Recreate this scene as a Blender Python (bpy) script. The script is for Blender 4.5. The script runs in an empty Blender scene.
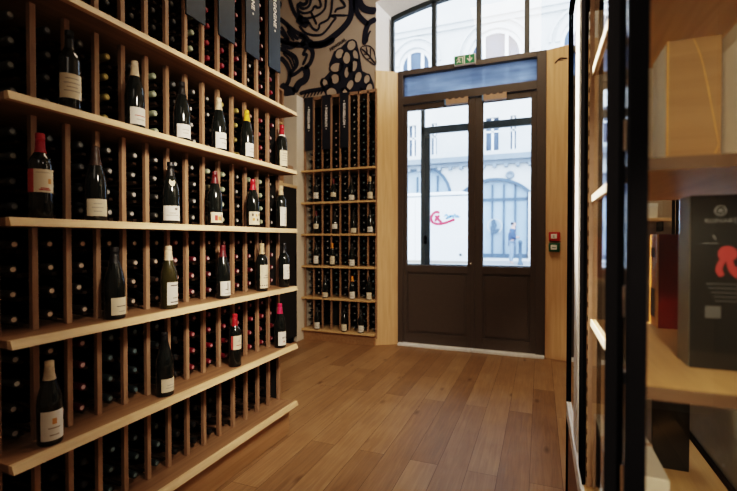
import bpy, math, random
from mathutils import Vector, Matrix
from mathutils.geometry import tessellate_polygon
random.seed(11)
SC = bpy.context.scene
COL = SC.collection
PI = math.pi

# ------------------------------------------------------------------ materials
def new_mat(name):
    m = bpy.data.materials.new(name); m.use_nodes = True
    nt = m.node_tree
    return m, nt, nt.nodes.get('Principled BSDF'), nt.nodes.get('Material Output')

def plain(name, col, rough=0.5, metal=0.0, spec=0.5, var=0.06, scale=30.0, coat=0.0):
    m, nt, b, out = new_mat(name)
    n = nt.nodes.new('ShaderNodeTexNoise'); n.inputs['Scale'].default_value = scale
    tc = nt.nodes.new('ShaderNodeTexCoord'); nt.links.new(tc.outputs['Object'], n.inputs['Vector'])
    r = nt.nodes.new('ShaderNodeValToRGB')
    r.color_ramp.elements[0].position = 0.3; r.color_ramp.elements[1].position = 0.7
    r.color_ramp.elements[0].color = tuple(c*(1-var) for c in col)+(1,)
    r.color_ramp.elements[1].color = tuple(min(1, c*(1+var)) for c in col)+(1,)
    nt.links.new(n.outputs['Fac'], r.inputs['Fac']); nt.links.new(r.outputs['Color'], b.inputs['Base Color'])
    b.inputs['Roughness'].default_value = rough; b.inputs['Metallic'].default_value = metal
    b.inputs['Specular IOR Level'].default_value = spec; b.inputs['Coat Weight'].default_value = coat
    return m

def wood(name, c1, c2, axis='Z', rough=0.5, scale=14.0, spec=0.4):
    m, nt, b, out = new_mat(name)
    tc = nt.nodes.new('ShaderNodeTexCoord'); mp = nt.nodes.new('ShaderNodeMapping')
    s = [scale]*3; s['XYZ'.index(axis)] = scale*0.06
    mp.inputs['Scale'].default_value = s
    nt.links.new(tc.outputs['Object'], mp.inputs['Vector'])
    n = nt.nodes.new('ShaderNodeTexNoise'); n.inputs['Scale'].default_value = 2.2; n.inputs['Detail'].default_value = 6; n.inputs['Distortion'].default_value = 0.6
    nt.links.new(mp.outputs['Vector'], n.inputs['Vector'])
    r = nt.nodes.new('ShaderNodeValToRGB')
    r.color_ramp.elements[0].position = 0.32; r.color_ramp.elements[1].position = 0.68
    r.color_ramp.elements[0].color = c1+(1,); r.color_ramp.elements[1].color = c2+(1,)
    nt.links.new(n.outputs['Fac'], r.inputs['Fac']); nt.links.new(r.outputs['Color'], b.inputs['Base Color'])
    bp = nt.nodes.new('ShaderNodeBump'); bp.inputs['Strength'].default_value = 0.08; bp.inputs['Distance'].default_value = 0.01
    nt.links.new(n.outputs['Fac'], bp.inputs['Height']); nt.links.new(bp.outputs['Normal'], b.inputs['Normal'])
    b.inputs['Roughness'].default_value = rough; b.inputs['Specular IOR Level'].default_value = spec
    return m

def thin_glass(name, tint=(0.95, 0.97, 1.0), refl=1.0, ior=1.5):
    m, nt, b, out = new_mat(name); nt.nodes.remove(b)
    t = nt.nodes.new('ShaderNodeBsdfTransparent'); t.inputs['Color'].default_value = tint+(1,)
    g = nt.nodes.new('ShaderNodeBsdfGlossy'); g.inputs['Roughness'].default_value = 0.0
    g.inputs['Color'].default_value = (refl, refl, refl, 1)
    f = nt.nodes.new('ShaderNodeFresnel'); f.inputs['IOR'].default_value = ior
    mx = nt.nodes.new('ShaderNodeMixShader')
    nt.links.new(f.outputs['Fac'], mx.inputs['Fac']); nt.links.new(t.outputs[0], mx.inputs[1]); nt.links.new(g.outputs[0], mx.inputs[2])
    nt.links.new(mx.outputs[0], out.inputs['Surface'])
    return m

def floor_mat():
    m, nt, b, out = new_mat('oak_plank_floor')
    N, L = nt.nodes, nt.links
    tc = N.new('ShaderNodeTexCoord'); mp = N.new('ShaderNodeMapping')
    mp.inputs['Rotation'].default_value = (0, 0, PI/2); mp.inputs['Location'].default_value = (0.35, 0.05, 0)
    L.new(tc.outputs['Object'], mp.inputs['Vector'])
    br = N.new('ShaderNodeTexBrick'); br.offset = 0.37; br.offset_frequency = 2; br.squash = 1.0
    for k, v in (('Scale', 1.0), ('Mortar Size', 0.0014), ('Mortar Smooth', 0.2), ('Bias', 0.0), ('Brick Width', 1.7), ('Row Height', 0.18)):
        br.inputs[k].default_value = v
    br.inputs['Color1'].default_value = (0.0, 0.0, 0.0, 1); br.inputs['Color2'].default_value = (1, 1, 1, 1); br.inputs['Mortar'].default_value = (0.5, 0.5, 0.5, 1)
    L.new(mp.outputs['Vector'], br.inputs['Vector'])
    ms = N.new('ShaderNodeMapping'); ms.inputs['Scale'].default_value = (0.9, 14, 1)
    # shift the grain by plank so it breaks at every joint
    ad = N.new('ShaderNodeVectorMath'); ad.operation = 'MULTIPLY_ADD'
    ad.inputs[1].default_value = (17.0, 9.0, 5.0)
    L.new(br.outputs['Color'], ad.inputs[0]); L.new(mp.outputs['Vector'], ad.inputs[2])
    L.new(ad.outputs[0], ms.inputs['Vector'])
    n = N.new('ShaderNodeTexNoise'); n.inputs['Scale'].default_value = 3.0; n.inputs['Detail'].default_value = 7; n.inputs['Distortion'].default_value = 1.0
    L.new(ms.outputs['Vector'], n.inputs['Vector'])
    n2 = N.new('ShaderNodeTexNoise'); n2.inputs['Scale'].default_value = 4.0; n2.inputs['Detail'].default_value = 3
    L.new(ad.outputs[0], n2.inputs['Vector'])
    ramp = N.new('ShaderNodeValToRGB')
    e = ramp.color_ramp.elements
    e[0].position = 0.0; e[0].color = (0.15, 0.082, 0.038, 1); e[1].position = 1.0; e[1].color = (0.45, 0.30, 0.165, 1)
    x = e.new(0.5); x.color = (0.29, 0.172, 0.088, 1)
    m1 = N.new('ShaderNodeMath'); m1.operation = 'MULTIPLY'; m1.inputs[1].default_value = 0.42
    L.new(br.outputs['Color'], m1.inputs[0])
    m2 = N.new('ShaderNodeMath'); m2.operation = 'MULTIPLY_ADD'; m2.inputs[1].default_value = 0.85
    L.new(n.outputs['Fac'], m2.inputs[0]); L.new(m1.outputs[0], m2.inputs[2])
    m3 = N.new('ShaderNodeMath'); m3.operation = 'MULTIPLY_ADD'; m3.inputs[1].default_value = 0.35; 
    L.new(n2.outputs['Fac'], m3.inputs[0]); L.new(m2.outputs[0], m3.inputs[2])
    m4 = N.new('ShaderNodeMath'); m4.operation = 'SUBTRACT'; m4.inputs[1].default_value = 0.31
    L.new(m3.outputs[0], m4.inputs[0]); L.new(m4.outputs[0], ramp.inputs['Fac'])
    # knots
    v = N.new('ShaderNodeTexVoronoi'); v.inputs['Scale'].default_value = 1.0
    mk = N.new('ShaderNodeMapping'); mk.inputs['Scale'].default_value = (1.6, 4.2, 1); L.new(ad.outputs[0], mk.inputs['Vector']); L.new(mk.outputs['Vector'], v.inputs['Vector'])
    kr = N.new('ShaderNodeValToRGB'); kr.color_ramp.elements[0].position = 0.02; kr.color_ramp.elements[0].color = (0.35, 0.3, 0.28, 1); kr.color_ramp.elements[1].position = 0.11; kr.color_ramp.elements[1].color = (1, 1, 1, 1)
    L.new(v.outputs['Distance'], kr.inputs['Fac'])
    mk2 = N.new('ShaderNodeMixRGB'); mk2.blend_type = 'MULTIPLY'; mk2.inputs['Fac'].default_value = 0.8
    L.new(ramp.outputs['Color'], mk2.inputs['Color1']); L.new(kr.outputs['Color'], mk2.inputs['Color2'])
    mm = N.new('ShaderNodeMixRGB'); mm.inputs['Color2'].default_value = (0.07, 0.035, 0.015, 1)
    L.new(br.outputs['Fac'], mm.inputs['Fac']); L.new(mk2.outputs['Color'], mm.inputs['Color1'])
    L.new(mm.outputs['Color'], b.inputs['Base Color'])
    rr = N.new('ShaderNodeMath'); rr.operation = 'MULTIPLY_ADD'; rr.inputs[1].default_value = 0.25; rr.inputs[2].default_value = 0.33
    L.new(n.outputs['Fac'], rr.inputs[0]); L.new(rr.outputs[0], b.inputs['Roughness'])
    bp = N.new('ShaderNodeBump'); bp.inputs['Strength'].default_value = 0.12; bp.inputs['Distance'].default_value = 0.01
    L.new(n.outputs['Fac'], bp.inputs['Height']); L.new(bp.outputs['Normal'], b.inputs['Normal'])
    b.inputs['Specular IOR Level'].default_value = 0.45
    return m

M = {}
M['post'] = wood('oak_post', (0.25, 0.15, 0.09), (0.37, 0.235, 0.147), 'Z')
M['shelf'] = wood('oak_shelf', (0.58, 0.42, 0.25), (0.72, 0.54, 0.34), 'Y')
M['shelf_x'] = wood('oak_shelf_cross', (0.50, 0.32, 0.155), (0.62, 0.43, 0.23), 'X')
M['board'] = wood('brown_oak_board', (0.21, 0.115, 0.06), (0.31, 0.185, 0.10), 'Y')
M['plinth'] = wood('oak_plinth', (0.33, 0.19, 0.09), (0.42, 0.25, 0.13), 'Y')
M['portal'] = wood('oak_portal', (0.66, 0.42, 0.22), (0.76, 0.52, 0.30), 'Z', rough=0.45)
M['cab_wood'] = wood('pale_cabinet_oak', (0.50, 0.31, 0.145), (0.62, 0.41, 0.20), 'Y', rough=0.4)
M['cab_base'] = wood('brown_cabinet_oak', (0.20, 0.10, 0.045), (0.28, 0.155, 0.075), 'Z')
M['dark_back'] = plain('dark_rack_back', (0.012, 0.010, 0.009), 0.8)
M['runner'] = plain('dark_runner', (0.035, 0.02, 0.012), 0.8, spec=0.1)
M['glass'] = plain('dark_bottle_glass', (0.008, 0.010, 0.009), 0.09, spec=0.6, var=0.2)
M['glass_olive'] = plain('olive_bottle_glass', (0.035, 0.03, 0.010), 0.09, spec=0.6, var=0.2)
M['glass_lying'] = plain('racked_bottle_glass', (0.004, 0.005, 0.005), 0.3, spec=0.25, var=0.2)
M['sign'] = plain('slate_blue_sign', (0.022, 0.036, 0.056), 0.5, spec=0.35)
M['sign_dark'] = plain('navy_sign', (0.008, 0.011, 0.022), 0.5)
M['letter'] = plain('white_lettering', (0.90, 0.88, 0.84), 0.6)
M['white'] = plain('white_plaster', (0.88, 0.87, 0.85), 0.8, var=0.02)
M['cream'] = plain('cream_paint', (0.68, 0.61, 0.51), 0.7, var=0.02)
M['tan_wall'] = plain('tan_mural_paper', (0.44, 0.355, 0.275), 0.8, var=0.05, scale=3)
M['navy'] = plain('navy_ink', (0.010, 0.012, 0.028), 0.7)
M['door'] = plain('dark_brown_door_paint', (0.088, 0.070, 0.060), 0.42, var=0.04)
M['steel'] = plain('dark_grey_steel', (0.045, 0.055, 0.055), 0.45)
M['frame_black'] = plain('black_window_steel', (0.018, 0.022, 0.022), 0.45)
M['black'] = plain('black_metal', (0.005, 0.005, 0.006), 0.8, spec=0.0)
M['alu'] = plain('pale_aluminium', (0.90, 0.92, 0.95), 0.4, spec=0.6)
M['chrome'] = plain('chrome', (0.8, 0.8, 0.8), 0.15, metal=1.0)
M['pane'] = thin_glass('clear_pane')
M['cab_pane'] = thin_glass('cabinet_pane', (0.93, 0.96, 0.95), ior=1.9)
M['blue_pane'] = thin_glass('blue_tinted_pane', (0.34, 0.38, 0.46))
_nt = M['blue_pane'].node_tree; _o = _nt.nodes.get('Material Output'); _src = _o.inputs['Surface'].links[0].from_socket
_tl = _nt.nodes.new('ShaderNodeBsdfTranslucent'); _ns = _nt.nodes.new('ShaderNodeTexNoise'); _ns.inputs['Scale'].default_value = 2.5
_rp = _nt.nodes.new('ShaderNodeValToRGB'); _rp.color_ramp.elements[0].color = (0.17, 0.20, 0.26, 1); _rp.color_ramp.elements[1].color = (0.46, 0.50, 0.57, 1)
_rp.color_ramp.elements[0].position = 0.3; _rp.color_ramp.elements[1].position = 0.7
_nt.links.new(_ns.outputs['Fac'], _rp.inputs['Fac']); _nt.links.new(_rp.outputs['Color'], _tl.inputs['Color'])
_mx = _nt.nodes.new('ShaderNodeMixShader'); _mx.inputs['Fac'].default_value = 0.65
_nt.links.new(_src, _mx.inputs[1]); _nt.links.new(_tl.outputs[0], _mx.inputs[2]); _nt.links.new(_mx.outputs[0], _o.inputs['Surface'])
M['stone'] = plain('pale_limestone', (0.55, 0.545, 0.53), 0.9, var=0.05, scale=1.5)
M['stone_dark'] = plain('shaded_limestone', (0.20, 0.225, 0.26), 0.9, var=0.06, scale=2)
M['win_blue'] = plain('reflecting_window_glass', (0.06, 0.08, 0.125), 0.3, spec=0.25, var=0.3, scale=1.2)
M['shop_blue'] = plain('shopfront_glass', (0.30, 0.37, 0.47), 0.3, var=0.14, scale=0.8)
M['shop_frame'] = plain('grey_blue_shopfront_paint', (0.055, 0.085, 0.13), 0.5)
M['asphalt'] = plain('pale_street_asphalt', (0.30, 0.30, 0.31), 0.9, var=0.1)
M['van'] = plain('white_van_paint', (0.80, 0.82, 0.84), 0.3, var=0.01, coat=0.4)
M['rubber'] = plain('black_rubber', (0.02, 0.02, 0.02), 0.8)
M['red'] = plain('bright_red', (0.50, 0.03, 0.02), 0.4)
M['logo_red'] = plain('logo_red', (0.42, 0.02, 0.05), 0.5)
M['logo_blue'] = plain('logo_pale_blue', (0.16, 0.30, 0.52), 0.5)
M['green'] = plain('sign_green', (0.0, 0.22, 0.09), 0.4)
M['green_dark'] = plain('dark_green_plastic', (0.01, 0.10, 0.05), 0.4)
M['tan_plastic'] = plain('tan_plastic', (0.45, 0.31, 0.22), 0.5)
M['lime_paper'] = plain('cream_label_paper', (0.66, 0.58, 0.44), 0.8, var=0.03)
M['white_paper'] = plain('white_label_paper', (0.70, 0.67, 0.61), 0.8, var=0.03)
M['ink'] = plain('dark_label_ink', (0.09, 0.07, 0.06), 0.8)
M['ink_grey'] = plain('grey_label_ink', (0.36, 0.31, 0.25), 0.8)
M['ink_red'] = plain('red_label_ink', (0.42, 0.06, 0.05), 0.8)
M['ink_orange'] = plain('orange_label_ink', (0.55, 0.27, 0.08), 0.8)
M['skin'] = plain('skin', (0.50, 0.33, 0.26), 0.6)
M['jacket'] = plain('dark_blue_jacket', (0.05, 0.08, 0.16), 0.8)
M['trousers'] = plain('grey_blue_trousers', (0.22, 0.27, 0.36), 0.8)
M['hair'] = plain('dark_hair', (0.03, 0.025, 0.025), 0.7)
CAPS = dict(  # sleeve colour, tip colour; red and rose tips carry a painted highlight
    silver=((0.03, 0.028, 0.026), (0.52, 0.51, 0.48)), cream=((0.035, 0.025, 0.02), (0.60, 0.48, 0.38)),
    red=((0.16, 0.008, 0.018), (0.50, 0.24, 0.25)), crimson=((0.20, 0.008, 0.02), (0.26, 0.04, 0.055)), teal=((0.02, 0.03, 0.032), (0.15, 0.22, 0.24)),
    green=((0.30, 0.34, 0.24), (0.52, 0.55, 0.42)), yellow=((0.25, 0.2, 0.06), (0.62, 0.50, 0.20)),
    black=((0.010, 0.010, 0.010), (0.020, 0.020, 0.020)), grey=((0.04, 0.04, 0.04), (0.24, 0.25, 0.25)), rose=((0.10, 0.012, 0.02), (0.62, 0.46, 0.44)))
for k, (a, b) in CAPS.items():
    M['cap_'+k] = plain(k+'_capsule', tuple(q*0.7 for q in a), 0.45, spec=0.25); M['tip_'+k] = plain(k+'_capsule_tip', tuple(q*0.8 for q in b), 0.4)
SLEEVE = dict(black=(0.010, 0.009, 0.009), red=(0.36, 0.015, 0.025), cream=(0.58, 0.47, 0.33), yellow=(0.62, 0.40, 0.03), brown=(0.05, 0.025, 0.015),
              wine=(0.10, 0.012, 0.015), tan=(0.50, 0.37, 0.22), magenta=(0.50, 0.02, 0.09), silver=(0.30, 0.31, 0.33), orange=(0.55, 0.22, 0.02))
for k, a in SLEEVE.items(): M['sl_'+k] = plain(k+'_sleeve', a, 0.4, var=0.1)

M['sl_foil'] = plain('dark_crinkled_foil', (0.05, 0.05, 0.055), 0.22, metal=0.7, var=0.5, scale=140)

# ------------------------------------------------------------------ mesh helpers
class MB:
    def __init__(s): s.v, s.f, s.m = [], [], []
    def add(s, vs, fs, mi=0):
        o = len(s.v); s.v += [tuple(p) for p in vs]
        for f in fs: s.f.append(tuple(i+o for i in f)); s.m.append(mi)
        return s
    def box(s, x0, x1, y0, y1, z0, z1, mi=0):
        vs = [(x, y, z) for z in (z0, z1) for y in (y0, y1) for x in (x0, x1)]
        return s.add(vs, [(0, 2, 3, 1), (4, 5, 7, 6), (0, 1, 5, 4), (2, 6, 7, 3), (0, 4, 6, 2), (1, 3, 7, 5)], mi)
    def prism(s, poly, axis, a, b, mi=0):
        """poly: 2-D outline in the two other axes (in XYZ order), pushed from a to b along axis."""
        n = len(poly); ax = 'XYZ'.index(axis)
        def P(p, t): q = list(p); q.insert(ax, t); return tuple(q)
        vs = [P(p, a) for p in poly]+[P(p, b) for p in poly]
        tris = tessellate_polygon([[Vector((p[0], p[1], 0)) for p in poly]])
        fs = [tuple(t) for t in tris]+[tuple(i+n for i in reversed(t)) for t in tris]
        fs += [(i, (i+1) % n, (i+1) % n+n, i+n) for i in range(n)]
        return s.add(vs, fs, mi)
    def holed(s, outer, holes, axis, a, b, mi=0):
        ax = 'XYZ'.index(axis)
        def P(p, t): q = list(p); q.insert(ax, t); return tuple(q)
        rings = [outer]+holes; flat = [p for r in rings for p in r]; n = len(flat)
        tris = tessellate_polygon([[Vector((p[0], p[1], 0)) for p in r] for r in rings])
        fs = [tuple(t) for t in tris]+[tuple(i+n for i in reversed(t)) for t in tris]
        k = 0
        for r in rings:
            m = len(r); fs += [(k+i, k+(i+1) % m, k+(i+1) % m+n, k+i+n) for i in range(m)]; k += m
        return s.add([P(p, a) for p in flat]+[P(p, b) for p in flat], fs, mi)
    def lathe(s, prof, n=16, c=(0, 0, 0), axis='Z', mi=0, a0=0.0, a1=2*PI):
        full = abs(a1-a0-2*PI) < 1e-6; k = n if full else n+1
        vs = []
        for r, h in prof:
            for i in range(k):
                t = a0+(a1-a0)*i/n; u, w = r*math.cos(t), r*math.sin(t)
                p = (u, w, h) if axis == 'Z' else ((h, u, w) if axis == 'X' else (w, h, u))
                vs.append((p[0]+c[0], p[1]+c[1], p[2]+c[2]))
        fs = []
        for j in range(len(prof)-1):
            for i in range(n):
                i2 = (i+1) % k
                fs.append((j*k+i, j*k+i2, (j+1)*k+i2, (j+1)*k+i))
        return s.add(vs, fs, mi)
    def ribbon(s, pts, w, closed=False, y=0.0, mi=0, thick=0.0):
        """flat stroke in the XZ plane at depth y."""
        P = [Vector((p[0], p[1])) for p in pts]
        Q = []
        n = len(P)
        for i in range(n if closed else n-1):
            p0 = P[(i-1) % n] if closed or i > 0 else P[i]; p1 = P[i]; p2 = P[(i+1) % n]
            p3 = P[(i+2) % n] if closed or i+2 < n else p2
            for t in (0, .25, .5, .75):
                Q.append(0.5*((2*p1)+(p2-p0)*t+(2*p0-5*p1+4*p2-p3)*t*t+(3*p1-p0-3*p2+p3)*t**3))
        if not closed: Q.append(P[-1])
        k = len(Q); vs = []
        for i in range(k):
            a = Q[(i-1) % k] if closed or i > 0 else Q[i]; b = Q[(i+1) % k] if closed or i < k-1 else Q[i]
            d = (b-a); d = d.normalized() if d.length > 1e-6 else Vector((1, 0)); nr = Vector((-d.y, d.x))*w/2
            if not closed and i in (0, k-1): nr *= 0.5
            vs += [(Q[i].x+nr.x, y, Q[i].y+nr.y), (Q[i].x-nr.x, y, Q[i].y-nr.y)]
        fs = [(2*i, 2*i+1, (2*i+3) % (2*k), (2*i+2) % (2*k)) for i in range(k if closed else k-1)]
        return s.add(vs, fs, mi)
    def tube(s, pts, r, n=8, mi=0):
        P = [Vector(p) for p in pts]; vs = []
        for i, p in enumerate(P):
            d = (P[min(i+1, len(P)-1)]-P[max(i-1, 0)]).normalized()
            u = d.orthogonal().normalized() if abs(d.z) > .95 else d.cross(Vector((0, 0, 1))).normalized(); w = d.cross(u)
            vs += [tuple(p+u*r*math.cos(2*PI*k/n)+w*r*math.sin(2*PI*k/n)) for k in range(n)]
        fs = [(j*n+i, j*n+(i+1) % n, (j+1)*n+(i+1) % n, (j+1)*n+i) for j in range(len(P)-1) for i in range(n)]
        fs += [tuple(range(n)), tuple(range((len(P)-1)*n, len(P)*n))]
        return s.add(vs, fs, mi)
    def mesh(s, name, mats, smooth=False):
        me = bpy.data.meshes.new(name); me.from_pydata(s.v, [], s.f)
        for m in (mats if isinstance(mats, (list, tuple)) else [mats]): me.materials.append(m)
        me.polygons.foreach_set('material_index', s.m)
        if smooth: me.polygons.foreach_set('use_smooth', [True]*len(me.polygons))
        import bmesh
        bm = bmesh.new(); bm.from_mesh(me); bmesh.ops.recalc_face_normals(bm, faces=bm.faces); bm.to_mesh(me); bm.free()
        me.update(); return me
    def build(s, name, mats, parent=None, smooth=False, bevel=0.0, loc=(0, 0, 0)):
        o = bpy.data.objects.new(name, s.mesh(name, mats, smooth)); COL.objects.link(o); o.location = loc
        if parent is not None: o.parent = parent
        if bevel:
            b = o.modifiers.new('edge', 'BEVEL'); b.width = bevel; b.segments = 2; b.limit_method = 'ANGLE'
        return o
def B(*a): return MB().box(*a)

def tag(o, label, cat, group=None, kind=None):
    if label: o['label'] = label
    if cat: o['category'] = cat
    if group: o['group'] = group
    if kind: o['kind'] = kind
    return o
def struct(o, label=None):
    o['kind'] = 'structure'
    if label: o['label'] = label
    return o
def empty(name, loc=(0, 0, 0), rz=0.0):
    o = bpy.data.objects.new(name, None); COL.objects.link(o); o.location = loc; o.rotation_euler = (0, 0, rz); o.empty_display_size = 0.1
    return o
def link_copy(src, parent=None):
    c = src.copy(); COL.objects.link(c)
    if parent is not None: c.parent = parent
    return c
def text(name, body, size, loc, rot, mat, parent=None, align='CENTER', extrude=0.0004, spacing=1.0, sx=1.0, bold=0.0):
    cu = bpy.data.curves.new(name, 'FONT'); cu.body = body; cu.size = size; cu.align_x = align; cu.align_y = 'CENTER'
    cu.extrude = extrude; cu.offset = bold; cu.space_character = spacing; cu.materials.append(mat)
    o = bpy.data.objects.new(name, cu); COL.objects.link(o); o.location = loc; o.rotation_euler = rot; o.scale = (sx, 1, 1)
    dg = bpy.context.evaluated_depsgraph_get(); dg.update()
    me = bpy.data.meshes.new_from_object(o.evaluated_get(dg)); me.name = name
    q = bpy.data.objects.new(name, me); COL.objects.link(q); q.location = loc; q.rotation_euler = rot; q.scale = (sx, 1, 1)
    bpy.data.objects.remove(o); q.name = name
    if parent is not None: q.parent = parent
    return q
ORD = ['first', 'second', 'third', 'fourth', 'fifth', 'sixth', 'seventh', 'eighth', 'ninth', 'tenth', 'eleventh', 'twelfth', 'thirteenth', 'fourteenth']

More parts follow.
